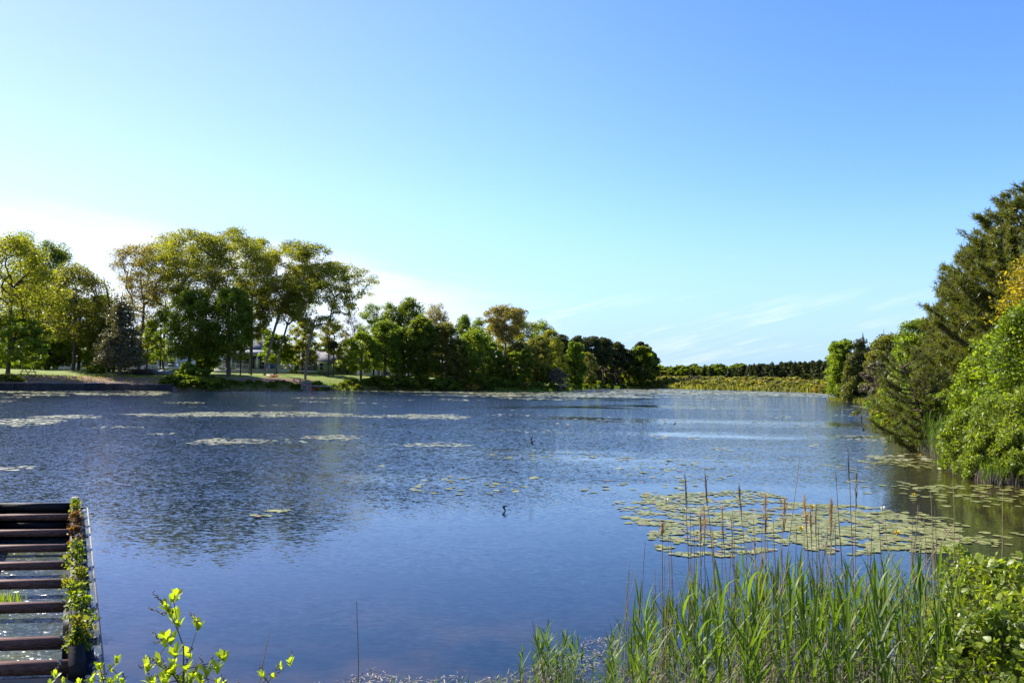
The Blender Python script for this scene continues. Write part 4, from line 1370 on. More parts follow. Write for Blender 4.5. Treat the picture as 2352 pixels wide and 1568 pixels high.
def shell(r, W, D, Hh, wall, roof, rise, floor=0.0, gable=True):
    m = MB()
    m.box((W / 2, D / 2, floor + (Hh - floor) / 2 - 0.0), (W, D, Hh - floor))
    for x in (0.04, W - 0.04):
        m.poly([[x, 0, Hh], [x, D, Hh], [x, D / 2, Hh + rise]], [[0, 1, 2]])
    m.build('wall', M[wall], r)
    rf = MB()
    gable_roof(rf, 0, W, 0, D, Hh - 0.1, Hh + rise)
    return rf.build('roof', M[roof], r)


def railing(r, x0, x1, y0, y1, z, h=0.95, step=1.5, name='railing'):
    m = MB()
    n = max(1, int(round(math.hypot(x1 - x0, y1 - y0) / step)))
    for i in range(n + 1):
        f = i / n
        m.box((x0 + (x1 - x0) * f, y0 + (y1 - y0) * f, z + h / 2 + 0.05), (0.13, 0.13, h + 0.1))
    for zz in (z + 0.12, z + h):
        m.bar((x0, y0, zz), (x1, y1, zz), 0.08, 0.09)
    nb = int(math.hypot(x1 - x0, y1 - y0) / 0.16)
    for i in range(1, nb):
        f = i / nb
        m.box((x0 + (x1 - x0) * f, y0 + (y1 - y0) * f, z + h / 2), (0.028, 0.028, h - 0.12))
    return m.build(name, M['white'], r)


def blue_house():
    Y = 165
    p = atY(214, 372, Y)
    px = Y / FPX                              # metres per pixel at the house
    z = ground_z(p.x, Y)
    r = empty('house', (p.x, Y, z))
    tag(r, 'blue house with white porch columns behind the airy oaks', 'house')
    W = 52 * px
    m = MB()
    m.box((W / 2, 2.4 + 4, 2.3), (W, 8, 4.6))
    for x in (0.04, W - 0.04):
        m.poly([[x, 2.4, 4.6], [x, 10.4, 4.6], [x, 6.4, 7.4]], [[0, 1, 2]])
    m.build('wall', M['blue'], r)
    rf = MB()
    gable_roof(rf, 0, W, 2.4, 10.4, 4.5, 7.4)
    rf.build('roof', M['roof'], r)
    pr = MB()
    V = np.array([[-0.4, -0.3, 4.0], [W + 0.4, -0.3, 4.0], [W + 0.4, 2.9, 5.0], [-0.4, 2.9, 5.0]], float)
    V = np.concatenate([V, V + np.array([0, 0, 0.14])])
    pr.add(V, [[3, 2, 1, 0], [4, 5, 6, 7], [0, 1, 5, 4], [1, 2, 6, 5], [2, 3, 7, 6], [3, 0, 4, 7]])
    pr.build('porch_roof', M['roof_light'], r)
    MB().box((W / 2, -0.1, 3.87), (W + 0.4, 0.14, 0.24)).build('fascia', M['white'], r)
    MB().box((W / 2, 1.1, 1.06), (W, 2.5, 0.12)).build('porch_floor', M['post_grey'], r)
    MB().box((W / 2, 0.0, 0.5), (W, 0.08, 0.98)).build('skirting', M['white_old'], r)
    for f in (0.02, 0.15, 0.32, 0.68, 0.82, 0.98):
        MB().box((W * f, 0.08, 2.43), (0.26, 0.26, 2.62)).build('column', M['white'], r)
    railing(r, 0.3, W * 0.66, 0.08, 0.08, 1.12)
    for x, w in ((0.42, 1.4), (0.53, 1.3), (0.88, 0.9), (0.12, 1.0)):
        window(r, W * x, 2.6, w, 1.4, 2.4)
    d = MB()
    d.box((W * 0.75, 2.37, 2.15), (1.0, 0.06, 2.05))
    d.build('door', M['white'], r)
    # side deck with its own steps
    x0, x1 = W + 0.6, W + 0.6 + 20.5 * px
    MB().box(((x0 + x1) / 2, 1.6, 0.98), (x1 - x0, 3.6, 0.12)).build('side_deck', M['white_old'], r)
    MB().box(((x0 + x1) / 2, -0.16, 0.46), (x1 - x0, 0.08, 0.92)).build('deck_skirting', M['white_old'], r)
    railing(r, x0 + 1.9, x1, -0.1, -0.1, 1.04, name='deck_railing')
    railing(r, x1, x1, -0.1, 3.3, 1.04, name='deck_railing')
    st = MB()
    for i in range(5):
        st.box((x0 + 0.9, -0.42 - i * 0.28, 0.86 - i * 0.2), (1.5, 0.3, 0.08))
    st.build('steps', M['white_old'], r)
    for x in (x0 + 0.1, x0 + 1.7):
        h = MB()
        h.bar((x, -0.2, 1.98), (x, -1.6, 1.0), 0.08, 0.09)
        for q in ((x, -0.24, 1.0), (x, -1.58, 0.5)):
            h.box((q[0], q[1], q[2]), (0.12, 0.12, 2.0 if q[2] > 0.6 else 1.05))
        h.build('hand_rail', M['white'], r)


blue_house()


def simple_house(px0, px1, Y, row_eave, row_ridge, wall, roof, label, wins, depth=8.0, door=None):
    p = atY(px0, 372, Y)
    z = ground_z(p.x, Y)
    W = (px1 - px0) * Y / FPX
    He = atY((px0 + px1) / 2, row_eave, Y).z - z
    Hr = atY((px0 + px1) / 2, row_ridge, Y + depth / 2).z - z
    r = empty('house', (p.x, Y, z))
    tag(r, label, 'house')
    shell(r, W, depth, He, wall, roof, Hr - He)
    for f, zc, w, h in wins:
        window(r, W * f, He * zc, w, h)
    if door:
        MB().box((W * door, -0.03, 1.05), (0.95, 0.07, 2.1)).build('door', M['white'], r)
    return r, W, He


simple_house(299, 350, 166, 361.2, 351.5, 'sage', 'roof', 'low sage green house with grey roof behind the trampoline', ((0.44, 0.62, 0.8, 1.5), (0.75, 0.62, 1.2, 1.1)))
rr_, W_, He_ = simple_house(122, 181, 180, 354, 344, 'white_old', 'roof', 'off white house with railed porch left of the blue house', ((0.2, 0.6, 1.0, 1.4), (0.55, 0.6, 1.0, 1.4), (0.85, 0.6, 1.0, 1.4)), door=0.38)
railing(rr_, 0, W_, -2.0, -2.0, 0.6)
for f in (0.02, 0.34, 0.66, 0.98):
    MB().box((W_ * f, -2.0, He_ / 2 + 0.1), (0.22, 0.22, He_ - 0.2)).build('column', M['white'], rr_)
MB().box((W_ / 2, -1.0, 0.5), (W_, 2.2, 0.14)).build('porch_floor', M['post_grey'], rr_)
MB().box((W_ / 2, -1.0, He_ + 0.1), (W_ + 0.6, 2.6, 0.14)).build('porch_roof', M['roof_light'], rr_)
simple_house(58, 92, 178, 360, 352, 'white_old', 'roof', 'pale house far back between the olive oak and cedar', ((0.3, 0.6, 1.0, 1.2), (0.75, 0.6, 1.0, 1.2)))
simple_house(355, 376, 185, 367, 361, 'white_old', 'roof', 'grey white shed behind the first middle trees', ((0.5, 0.6, 0.9, 0.9),))
simple_house(381, 406, 188, 369.5, 364, 'white', 'roof_light', 'white garage behind the broad green maple', ((0.25, 0.55, 0.9, 0.8), (0.7, 0.55, 1.4, 1.0)))
simple_house(441, 457, 186, 369, 361, 'white_old', 'roof', 'pale house glimpsed behind the olive oak', ((0.5, 0.55, 1.0, 1.0),))


def trampoline():
    Y = 156
    p = atY(307, 374, Y)
    r = empty('trampoline', (p.x, Y, ground_z(p.x, Y)))
    tag(r, 'trampoline with dark safety net in front of the sage house', 'trampoline')
    Rr = 1.9
    ring = [(math.cos(a) * Rr, math.sin(a) * Rr * 1.0, 0.85) for a in np.linspace(0, 2 * math.pi, 25)]
    MB().tube(ring, [0.09] * 25, 6).build('rim', M['white'], r)
    k = 24
    V = [(math.cos(2 * math.pi * i / k) * Rr * 0.95, math.sin(2 * math.pi * i / k) * Rr * 0.95, 0.85) for i in range(k)]
    link('mat', mk_mesh('mat', V, [np.array([list(range(k))])], M['black']), r)
    for i in range(6):
        a = 2 * math.pi * (i + 0.5) / 6
        x, y = math.cos(a) * Rr, math.sin(a) * Rr
        MB().tube([(x, y, 0), (x, y, 0.82)], [0.035, 0.035]).build('leg', M['steel'], r)
        MB().tube([(x * 1.03, y * 1.03, 0.85), (x * 1.03, y * 1.03, 2.6)], [0.03, 0.03]).build('net_pole', M['black'], r)
    g = MB()
    nseg = 60
    for i in range(nseg):
        a = 2 * math.pi * i / nseg
        x, y = math.cos(a) * Rr, math.sin(a) * Rr
        g.tube([(x, y, 0.9), (x, y, 2.6)], [0.02, 0.02], 3)
    for z in np.linspace(0.95, 2.6, 15):
        g.tube([(math.cos(a) * Rr, math.sin(a) * Rr, z) for a in np.linspace(0, 2 * math.pi, 25)], [0.02] * 25, 3)
    g.build('net', M['net'], r)


trampoline()


def poles():
    Y = 172
    loc, H, _ = size_of(288.5, 327, 1, Y)
    r = empty('utility_pole', loc)
    tag(r, 'tall utility pole with a grey transformer can', 'utility pole')
    MB().tube([(0, 0, 0), (0, 0, H)], [0.16, 0.11], 8).build('pole', M['post_grey'], r)
    MB().tube([(-0.42, -0.1, H - 2.6), (-0.42, -0.1, H - 1.5)], [0.25, 0.25], 10).box((-0.2, -0.05, H - 1.7), (0.3, 0.08, 0.08)).build('transformer', M['steel'], r)
    MB().box((0.1, 0, H - 0.35), (1.2, 0.1, 0.1)).build('cross_arm', M['post_grey'], r)
    loc, H, _ = size_of(291.2, 349, 1, 166)
    r = empty('post', loc)
    tag(r, 'plain short wooden post right of the utility pole', 'post')
    MB().tube([(0, 0, 0), (0, 0, H)], [0.13, 0.10], 8).tube([(0, 0, H), (0, 0, H + 0.06)], [0.11, 0.02], 8).build('shaft', M['post_grey'], r)
    loc, H, _ = size_of(229.2, 358, 1, 140)
    r = empty('tree_stump', loc)
    tag(r, 'tall broken brown stump in front of the porch', 'stump')
    MB().tube([(0, 0, 0), (0.02, 0, H * 0.3), (-0.04, 0, H * 0.8), (0.06, 0, H)], [0.27, 0.2, 0.18, 0.13], 8).tube([(0.12, 0, H * 0.9), (0.16, 0, H * 1.06)], [0.07, 0.01], 5).build('trunk', M['bark'], r)


poles()


def pickup():
    Y = 166
    p = atY(172, 368, Y)
    r = empty('parked_car', (p.x, Y, ground_z(p.x, Y)), R(4))
    tag(r, 'silver pickup parked behind the pale oak', 'car')
    b = MB()
    b.box((0, 0, 0.72), (4.9, 1.8, 0.55)).box((-1.55, 0, 1.08), (1.7, 1.75, 0.2))
    prof = [(-0.7, 1.0), (1.25, 1.0), (0.85, 1.62), (-0.5, 1.66)]
    V = [(x, -0.82, z) for x, z in prof] + [(x, 0.82, z) for x, z in prof]
    b.poly(V, [[0, 1, 2, 3], [7, 6, 5, 4], [0, 4, 5, 1], [1, 5, 6, 2], [2, 6, 7, 3], [3, 7, 4, 0]])
    b.build('body', M['car'], r)
    MB().poly([(x, -0.835, z) for x, z in ((-0.55, 1.1), (0.95, 1.1), (0.7, 1.54), (-0.42, 1.56))], [[0, 1, 2, 3]]).box((0.2, -0.84, 1.32), (0.05, 0.02, 0.45)).build('side_window', M['glass'], r)
    for x in (-1.5, 1.5):
        for y in (-0.8, 0.8):
            MB().tube([(x, y - 0.11, 0.36), (x, y + 0.11, 0.36)], [0.36, 0.36], 14).tube([(x, y - 0.12, 0.36), (x, y - 0.10, 0.36)], [0.2, 0.2], 10).build('wheel', M['tyre'], r)
    MB().box((2.46, 0, 0.5), (0.12, 1.8, 0.2)).build('bumper', M['steel'], r)


pickup()


def brush_and_boat():
    rng = np.random.default_rng(77)
    p = atY(139, 374, 131)
    r = empty('brush_pile', (p.x, 131, ground_z(p.x, 131)))
    tag(r, 'heap of dark cut branches below the airy oaks', 'brush pile')
    n = 420
    c = np.stack([rng.normal(0, 1.5, n), rng.normal(0, 0.8, n), np.abs(rng.normal(0, 0.45, n))], 1)
    c[:, 2] = np.clip(c[:, 2], 0.02, 1.2 * np.exp(-(c[:, 0] / 2.2) ** 2) + 0.05)
    d = nrm(rng.normal(size=(n, 3)) * np.array([1, 1, 0.35])) * rng.uniform(0.3, 0.9, (n, 1))
    V, F = tubes(c - d, c + d, 0.035, 0.015, 4)
    link('branches', mk_mesh('branches', V, [F], M['brush']), r)
    p = atY(163, 374, 132)
    r = empty('covered_boat', (p.x, 132, ground_z(p.x, 132)), R(-8))
    tag(r, 'small boat under a grey tarp beside the brush pile', 'boat')
    V, F = [], []
    for i, f in enumerate(np.linspace(0, 1, 11)):
        w = 0.75 * min(1, (1.02 - f) * 3.2) ** 0.6
        for a in np.linspace(0, math.pi, 9):
            V.append(((f - 0.5) * 3.8, math.cos(a) * w, 0.30 + math.sin(a) * (0.42 + 0.18 * math.sin(f * 9) ** 2)))
    for i in range(10):
        for j in range(8):
            F.append([i * 9 + j, i * 9 + j + 1, (i + 1) * 9 + j + 1, (i + 1) * 9 + j])
    link('tarp', mk_mesh('tarp', V, [np.array(F), np.array([[j for j in range(9)]])], M['tarp'], smooth=True), r)
    V = []
    for f in np.linspace(0, 1, 11):
        w = 0.7 * min(1, (1.02 - f) * 3.2) ** 0.6
        V += [((f - 0.5) * 3.8, -w, 0.31), ((f - 0.5) * 3.8, -w * 0.6, 0.0), ((f - 0.5) * 3.8, w * 0.6, 0.0), ((f - 0.5) * 3.8, w, 0.31)]
    F = [[i * 4 + j, (i + 1) * 4 + j, (i + 1) * 4 + j + 1, i * 4 + j + 1] for i in range(10) for j in range(3)]
    link('hull', mk_mesh('hull', V, [np.array(F)], M['steel']), r)
    p = atY(476, 381, 164)
    r = empty('rowing_boat', (p.x, 164, ground_z(p.x, 164)), R(5))
    tag(r, 'upturned grey boat on the bank below the red bushes', 'boat')
    V, F = [], []
    for f in np.linspace(0, 1, 11):
        w = 0.65 * min(1, (1.02 - f) * 2.6) ** 0.6
        for a in np.linspace(0, math.pi, 9):
            V.append(((f - 0.5) * 3.6, math.cos(a) * w, 0.02 + math.sin(a) ** 0.6 * 0.5))
    for i in range(10):
        for j in range(8):
            F.append([i * 9 + j, i * 9 + j + 1, (i + 1) * 9 + j + 1, (i + 1) * 9 + j])
    link('hull', mk_mesh('hull', V, [np.array(F), np.array([[j for j in range(9)]])], M['post_grey'], smooth=True), r)
    MB().bar((-1.7, 0, 0.53), (1.2, 0, 0.53), 0.06, 0.06).build('keel', M['post_grey'], r)


brush_and_boat()


# ------------------------------------------------------------------ spillway box in the near left corner
def mat_fast_water(name, amp, col):
    m, N = mat_new(name)
    geo = N.n('ShaderNodeNewGeometry')
    pos = geo.outputs['Position']
    nv = None
    for sc_, a in (((5, 9, 1), 0.9), ((16, 24, 1), 0.9), ((44, 60, 1), 0.6)):
        mpx = N.n('ShaderNodeMapping', ins={0: pos, 3: sc_, 2: (0, 0, R(20))})
        nt = N.n('ShaderNodeTexNoise', ins={'Scale': 1.0, 'Detail': 1.0, 'Vector': mpx.outputs[0]})
        v1 = N.n('ShaderNodeVectorMath', operation='SUBTRACT', ins={0: nt.outputs['Color'], 1: (0.5, 0.5, 0.5)})
        v2 = N.n('ShaderNodeVectorMath', operation='MULTIPLY', ins={0: v1.outputs[0], 1: (a * amp, a * amp, 0.0)})
        nv = v2.outputs[0] if nv is None else N.n('ShaderNodeVectorMath', operation='ADD', ins={0: nv, 1: v2.outputs[0]}).outputs[0]
    up = N.n('ShaderNodeVectorMath', operation='ADD', ins={0: nv, 1: geo.outputs['True Normal']})
    nn = N.n('ShaderNodeVectorMath', operation='NORMALIZE', ins={0: up.outputs[0]})
    big = N.noise(1.1, 4, pos, 0.6)
    c = N.mix(N.smooth(big, 0.45, 0.7), rgb(*col), rgb(0.06, 0.065, 0.02))
    b = N.n('ShaderNodeBsdfPrincipled', ins={'Base Color': c, 'Roughness': 0.24, 'IOR': 1.333, 'Normal': nn.outputs[0]})
    N.n('ShaderNodeOutputMaterial', ins={0: b.outputs[0]})
    return m


def spillway():
    rb, rn, lb, ln, u, v = (SB[k] for k in ('rb', 'rn', 'lb', 'ln', 'u', 'v'))
    r = empty('spillway', (rb.x, rb.y, 0))
    tag(r, 'old timber spillway box with cross beams in the water', 'spillway')
    o = Vector((rb.x, rb.y, 0))
    rb, rn, lb, ln = rb - o, rn - o, lb - o, ln - o
    Z = Vector((0, 0, 1))
    perp = Vector((-u.y, u.x, 0))
    if perp.dot(v) < 0:
        perp = -perp
    # walls of stacked planks
    for nm, a, b in (('wall', rb, rn), ('wall', lb, ln)):
        m = MB()
        for i, z in enumerate(np.arange(-1.15, 0.1, 0.2)):
            m.bar(a + Z * (z - a.z + 0.0), b + Z * (z - b.z), 0.15 + 0.006 * (i % 2), 0.192)
        m.build(nm, M['timber_dark'], r)
    m = MB()
    for i, z in enumerate(np.arange(-1.15, 0.1, 0.2)):
        m.bar(rb + Z * (z - rb.z) + u * 0.09 + v * 0.08, lb + Z * (z - lb.z) + u * 0.09 - v * 0.08, 0.14 + 0.006 * (i % 2), 0.192)
    m.build('back_wall', M['timber_dark'], r)
    m = MB()
    m.bar(rn + Z * (-0.95 - rn.z) + v * 0.1, ln + Z * (-0.95 - ln.z) - v * 0.1, 0.15, 0.5)
    m.build('front_wall', M['timber_dark'], r)
    # weathered head posts at the far corners
    MB().box(tuple(rb + Z * (-0.08) + u * 0.05), (0.14, 0.22, 0.44), 0.3).build('head_post', M['post_grey'], r)
    MB().box(tuple(lb + Z * (-0.10) + u * 0.2), (0.24, 0.7, 0.5), 0.3).build('head_post', M['concrete'], r)
    # cross beams from the rows seen in the photograph
    for py in (513.6, 529, 544, 561, 578.8, 601.6, 636.7, 668.8):
        lo, hi = 0.0, 10.4
        for _ in range(40):
            mid = (lo + hi) / 2
            w = SB['rb'] + SB['u'] * mid
            if pix((w.x, w.y, 0.10))[1] < py:
                lo = mid
            else:
                hi = mid
        a = rb + u * lo
        a = Vector((a.x, a.y, 0.0))
        b = a + v * (BOX_W + 0.02)
        MB().bar(a + Z * 0.05 + v * 0.06, b + Z * 0.05, 0.125, 0.105).build('beam', M['beam'], r)
    # bolts that hold the beams to the wall
    for ch in [c for c in r.children if c.name.startswith('beam')]:
        co = [v.co for v in ch.data.vertices]
        ex = sum((c for c in co[:4]), Vector()) / 4 + v * 0.10
        MB().tube([tuple(ex + Z * 0.045), tuple(ex + Z * 0.07)], [0.022, 0.018], 8).build('bolt', M['steel'], ch)
    # near end pier
    e = rb + u * 8.55
    MB().box((e.x + 0.03, e.y - 0.10, -0.46), (0.22, 0.7, 1.05), math.atan2(u.y, u.x) + R(90)).build('end_pier', M['timber_dark'], r)
    # sill edge raised clear of the water to draw its pale refraction line
    l2 = lip
    MB().bar(rb + l2 + u * -0.1 + Z * (-0.090 - rb.z), rn + l2 + Z * (-0.092 - rn.z), 0.022, 0.2).build('sill', M['post_grey'], r)


spillway()
fw = mat_fast_water('fast_water', 1.0, (0.03, 0.045, 0.05))
lw = mat_fast_water('lip_water', 0.16, (0.03, 0.05, 0.08))
# the water inside the box, a metre below the pond
pad_ = SB['u'] * 0.1
q = [SB['rb'] + pad_, SB['rn'], SB['ln'], SB['lb'] + pad_]
tag(link('spillway_water', mk_mesh('spillway_water', [(p.x, p.y, -0.6) for p in q], [np.array([[3, 2, 1, 0]])], fw)), 'fast sparkling water running inside the spillway', 'water', kind='structure')
# the thin sheet that slides over the sill towards the wall
rngl = np.random.default_rng(3)
V, F = [], []
nl_, nw_ = 120, 6
for i in range(nl_ + 1):
    for j in range(nw_ + 1):
        p = SB['rb'] + SB['u'] * (-0.15 + 10.75 * i / nl_) + lip * (1 - j / nw_ * 0.8)
        V.append((p.x, p.y, -0.004 - 0.09 * (j / nw_) ** 1.5 + 0.006 * math.sin(i * 0.9 + j) * (j > 0) + 0.004 * rngl.normal() * (j > 0)))
for i in range(nl_):
    for j in range(nw_):
        F.append([i * (nw_ + 1) + j, (i + 1) * (nw_ + 1) + j, (i + 1) * (nw_ + 1) + j + 1, i * (nw_ + 1) + j + 1])
me_ = mk_mesh('overflow_water', V, [np.array(F)], lw, smooth=True)
if me_.polygons[0].normal.z < 0:
    me_.flip_normals()
tag(link('overflow_water', me_), 'thin sheet of water sliding over the spillway sill', 'water', kind='structure')
M['foam'] = mat_plain('foam', (0.75, 0.76, 0.76), 0.5, 0.3, 30)

# plants growing on the spillway walls
WP = dict(shape='bush', shapel='leaf', n=26, per=13, size=0.042, spread=0.20, cb=0.0, hollow=0.2, up=0.5, flat=0.9, tip=0.003, stems=3, top=0.6, twigs=3, sides=3, bark='brush')
M['rust_leaf'] = mat_leaf('reddish_leaves', (0.09, 0.05, 0.015), (0.16, 0.07, 0.02), 0.4)
wall_plants = [(77.5, 492, 16.3, 0.16, 0.26, 'bright', 'little bright sprig on the head post of the spillway'), (73, 511, 15.4, 0.22, 0.34, 'oak', 'leafy tuft just below the head post'),
               (75, 520, 14.6, 0.24, 0.34, 'rust_leaf', 'reddish tuft on the far end of the spillway wall'), (72, 533, 13.4, 0.24, 0.30, 'rust_leaf', 'russet weeds between the second and third beams'),
               (68, 549, 12.2, 0.24, 0.30, 'oak_olive', 'olive weeds beside the third beam'), (72, 562, 11.6, 0.30, 0.42, 'dark', 'dark leafy clump beside the fourth beam'),
               (70, 588, 10.3, 0.30, 0.38, 'oak', 'yellowish rounded clump beside the fifth beam'), (71, 598, 9.8, 0.26, 0.32, 'dark', 'dense green clump above the sixth beam'),
               (70, 618, 9.1, 0.32, 0.42, 'green', 'wide bushy clump below the sixth beam'), (68, 640, 8.4, 0.26, 0.34, 'oak_olive', 'olive leafy clump beside the seventh beam'),
               (67, 650, 8.3, 0.20, 0.24, 'dark', 'dark weeds at the near end of the spillway wall'),
               (5, 502, 16.2, 0.20, 0.46, 'bright', 'upright sprig on the left spillway wall')]
for px, py, Y, w, h, lf, lab in wall_plants:
    p = atY(px, py, Y)
    # seat it on the wall top nearest to that spot
    if px > 20:
        t = (Vector((p.x, p.y, 0)) - Vector((SB['rb'].x, SB['rb'].y, 0))).dot(SB['u'])
        w0 = SB['rb'] + SB['u'] * max(0.0, t)
    else:
        w0 = SB['lb'] + SB['u'] * 0.5
    plant_thing('wall_plant', tree_meshes('shrub', h * 0.85, w * 0.45, int(px * 31 + py), **opt(WP, leaf=lf)), (w0.x, w0.y, 0.09), lab, 'plant', 'plants growing on the spillway walls')
p = at(2.5, 607, -0.6)
blades('water_grass', np.array([[p.x, p.y, -0.6]]) + np.random.default_rng(8).normal(size=(160, 3)) * np.array([0.12, 0.14, 0.0]), 0.12, 0.3, 0.012, 'bright', 'tuft of grass in the spillway stream', 9, 0.5)

# ------------------------------------------------------------------ lily pads
rngp = np.random.default_rng(21)


def pads_in(cx, cy, rx, ry, dens, rad, clump=1.0, shift=0.0):
    """pads scattered over a patch given by its ellipse in the photograph, spread evenly over the real water"""
    c = at(cx, cy)
    a, b = at(cx - rx, cy), at(cx + rx, cy)
    n_, f_ = at(cx, cy + ry), at(cx, cy - ry)
    wx = (b - a).length / 2
    wy = (f_ - n_).length / 2
    mid = (n_ + f_) / 2
    area = math.pi * wx * wy
    n = int(area * dens)
    if n < 1:
        return []
    ang = rngp.uniform(0, 2 * np.pi, n)
    rr = np.sqrt(rngp.random(n))
    edge = 1 + 0.16 * np.sin(3 * ang + cx) + 0.12 * np.sin(7 * ang + cy)
    ydir = np.array([mid.x, mid.y]) / math.hypot(mid.x, mid.y)
    xdir = np.array([ydir[1], -ydir[0]])
    P = np.array([mid.x, mid.y]) + (np.cos(ang) * rr * edge * wx)[:, None] * xdir + (np.sin(ang) * rr * edge * wy)[:, None] * ydir
    if clump:
        s = 5.5 / max(wx, 1.0) + 0.55
        g = fbm(P[:, 0] + cx, P[:, 1] * 1.6 + cy, s)
        P = P[g > (rngp.random(n) * 1.2 - 0.75) * clump - 0.15 * (1 - clump)]
    r = rad * rngp.uniform(0.7, 1.25, len(P))
    return np.concatenate([P, r[:, None]], 1).tolist()


pads = []
for args in (  # left water, broad pale rafts
        (112, 392.3, 66, 2.3, 13, 0.17, 0.2), (20, 391.3, 24, 0.9, 10, 0.16, 0.3), (40, 394.4, 26, 0.9, 10, 0.16, 0.3), (14, 396.6, 18, 0.7, 4.5, 0.15, 0.6), (5, 400.5, 14, 0.8, 4.5, 0.15, 0.6),
        (186, 402.3, 20, 0.8, 7, 0.14, 0.5), (199, 406.3, 8, 0.4, 7, 0.14, 0.5), (255, 414.0, 114, 2.5, 34, 0.125, 0.2), (67, 416.3, 34, 1.6, 34, 0.12, 0.3), (25, 421.5, 36, 3.6, 26, 0.12, 0.6),
        (115, 427, 25, 1.2, 10, 0.11, 0.8), (162, 433, 14, 1.1, 12, 0.11, 0.7), (228, 441, 40, 2.9, 26, 0.115, 0.6), (292, 441, 26, 2.0, 3, 0.115), (332, 437.2, 30, 2.2, 26, 0.115, 0.4),
        (19, 468, 18, 2.2, 34, 0.11, 0.4), (274, 513.5, 29, 3.4, 9, 0.13, 0.3), (273, 405, 16, 0.6, 6, 0.14, 0.5), (322, 397.7, 34, 0.9, 5.5, 0.15, 0.5), (310, 401.2, 18, 0.6, 6, 0.14, 0.5),
        # open water in the middle
        (400, 399.6, 20, 0.5, 2, 0.2), (460, 399.7, 22, 1.1, 2.6, 0.2), (425, 416.1, 46, 2.4, 30, 0.125, 0.25), (362, 416, 12, 1.2, 4, 0.16), (360, 402.5, 16, 0.7, 2, 0.2), (390, 406, 12, 0.6, 2, 0.2),
        (437, 444.6, 36, 2.2, 28, 0.115, 0.4), (382, 464.3, 14, 1.2, 4, 0.13), (536, 415, 60, 1.0, 1.6, 0.17), (575, 418.5, 30, 1.0, 1.6, 0.17), (528, 410, 14, 0.6, 1.6, 0.17),
        (532, 431, 40, 2.0, 4, 0.10), (560, 457, 88, 4.6, 4.0, 0.10, 1.1), (640, 459, 44, 3.4, 1.6, 0.13), (468, 486, 64, 9.5, 5.0, 0.10, 1.15), (430, 478, 16, 2, 2, 0.13), (520, 480, 22, 4, 2.4, 0.13),
        (690, 470, 44, 13, 4.0, 0.095, 1.1), (610, 490, 40, 9, 3.4, 0.095, 1.15), (654, 484, 50, 12, 2.4, 0.095, 1.1),
        # far water
        (500, 391.9, 120, 1.5, 2.0, 0.40, 0.35), (420, 392.5, 60, 1.2, 2.2, 0.36, 0.4), (470, 394.6, 60, 1.3, 2.6, 0.34, 0.45), (560, 395.2, 70, 1.7, 2.4, 0.34, 0.4), (540, 398.4, 34, 0.8, 2.6, 0.3, 0.4),
        (620, 391.3, 70, 2.2, 1.7, 0.45, 0.3), (610, 396, 46, 1.0, 2.0, 0.36, 0.5), (700, 391.6, 70, 2.2, 1.7, 0.45, 0.3), (772, 393.4, 72, 1.9, 1.9, 0.42, 0.3), (700, 397.5, 40, 0.8, 1.6, 0.36, 0.6), (800, 395.4, 34, 0.9, 1.8, 0.36, 0.6),
        (781, 416.5, 25, 1.1, 3, 0.16), (681, 421.3, 21, 1.2, 3, 0.16), (740, 421.2, 22, 0.9, 2, 0.16), (817, 425.8, 19, 1.4, 3, 0.16), (676, 437, 28, 2.6, 4, 0.15), (723, 448, 19, 2.0, 4, 0.14),
        (795, 444, 30, 1.2, 3, 0.14), (690, 408, 24, 0.6, 2, 0.2), (770, 406.5, 24, 0.5, 2, 0.2), (745, 457, 60, 3, 0.9, 0.13),
        # right water
        (852, 400.8, 26, 0.6, 1.6, 0.22), (880, 407, 26, 1.0, 2.4, 0.2), (852, 409, 14, 0.5, 2, 0.2), (866, 415.5, 26, 0.8, 2.4, 0.18), (866, 438, 28, 3.8, 7, 0.12), (890, 440, 14, 3, 7, 0.12),
        (908, 461.5, 46, 7.0, 26, 0.10, 0.7), (848, 466, 26, 5, 3, 0.11), (905, 485, 14, 3.2, 9, 0.115), (925, 491.5, 24, 8.0, 14, 0.095, 0.7), (985, 494, 48, 11, 16, 0.10, 0.5), (868, 489, 34, 9, 2.4, 0.11, 1.1),
        (958, 505, 36, 4, 3, 0.12),
        # the dense raft behind the reeds
        (768, 524, 148, 30, 165, 0.062, 0.3), (682, 508, 62, 12, 64, 0.062, 0.95), (862, 535, 92, 17, 120, 0.067, 0.25), (905, 526, 50, 16, 60, 0.084, 0.25), (655, 506, 22, 4, 5, 0.12, 1.1),
        (1004, 541, 34, 10, 9, 0.105, 0.4), (1000, 558, 40, 8, 6, 0.105, 0.5), (640, 468, 30, 6, 1.2, 0.12)):
    pads += pads_in(*args)
pads = np.array(pads)
ok = lake_dist(pads[:, :2]) < -0.25
ok &= ~in_box(pads[:, :2], 0.5)
pads = pads[ok]
# keep pads from lying through one another: drop those that crowd a neighbour too much
key = np.floor(pads[:, :2] / (pads[:, 2:3] * 0.95)).astype(int)
_, keep = np.unique(key[:, 0] * 1000003 + key[:, 1], return_index=True)
pads = pads[np.sort(keep)]
appar = pads[:, 2] / np.linalg.norm(pads[:, :2], axis=1)
order = np.argsort(-appar)
near, rest = pads[order[:296]], pads[order[296:]]
midway = (np.linalg.norm(rest[:, :2], axis=1) < 34) & (rest[:, 0] > -2)
rest, middle = rest[~midway], rest[midway]


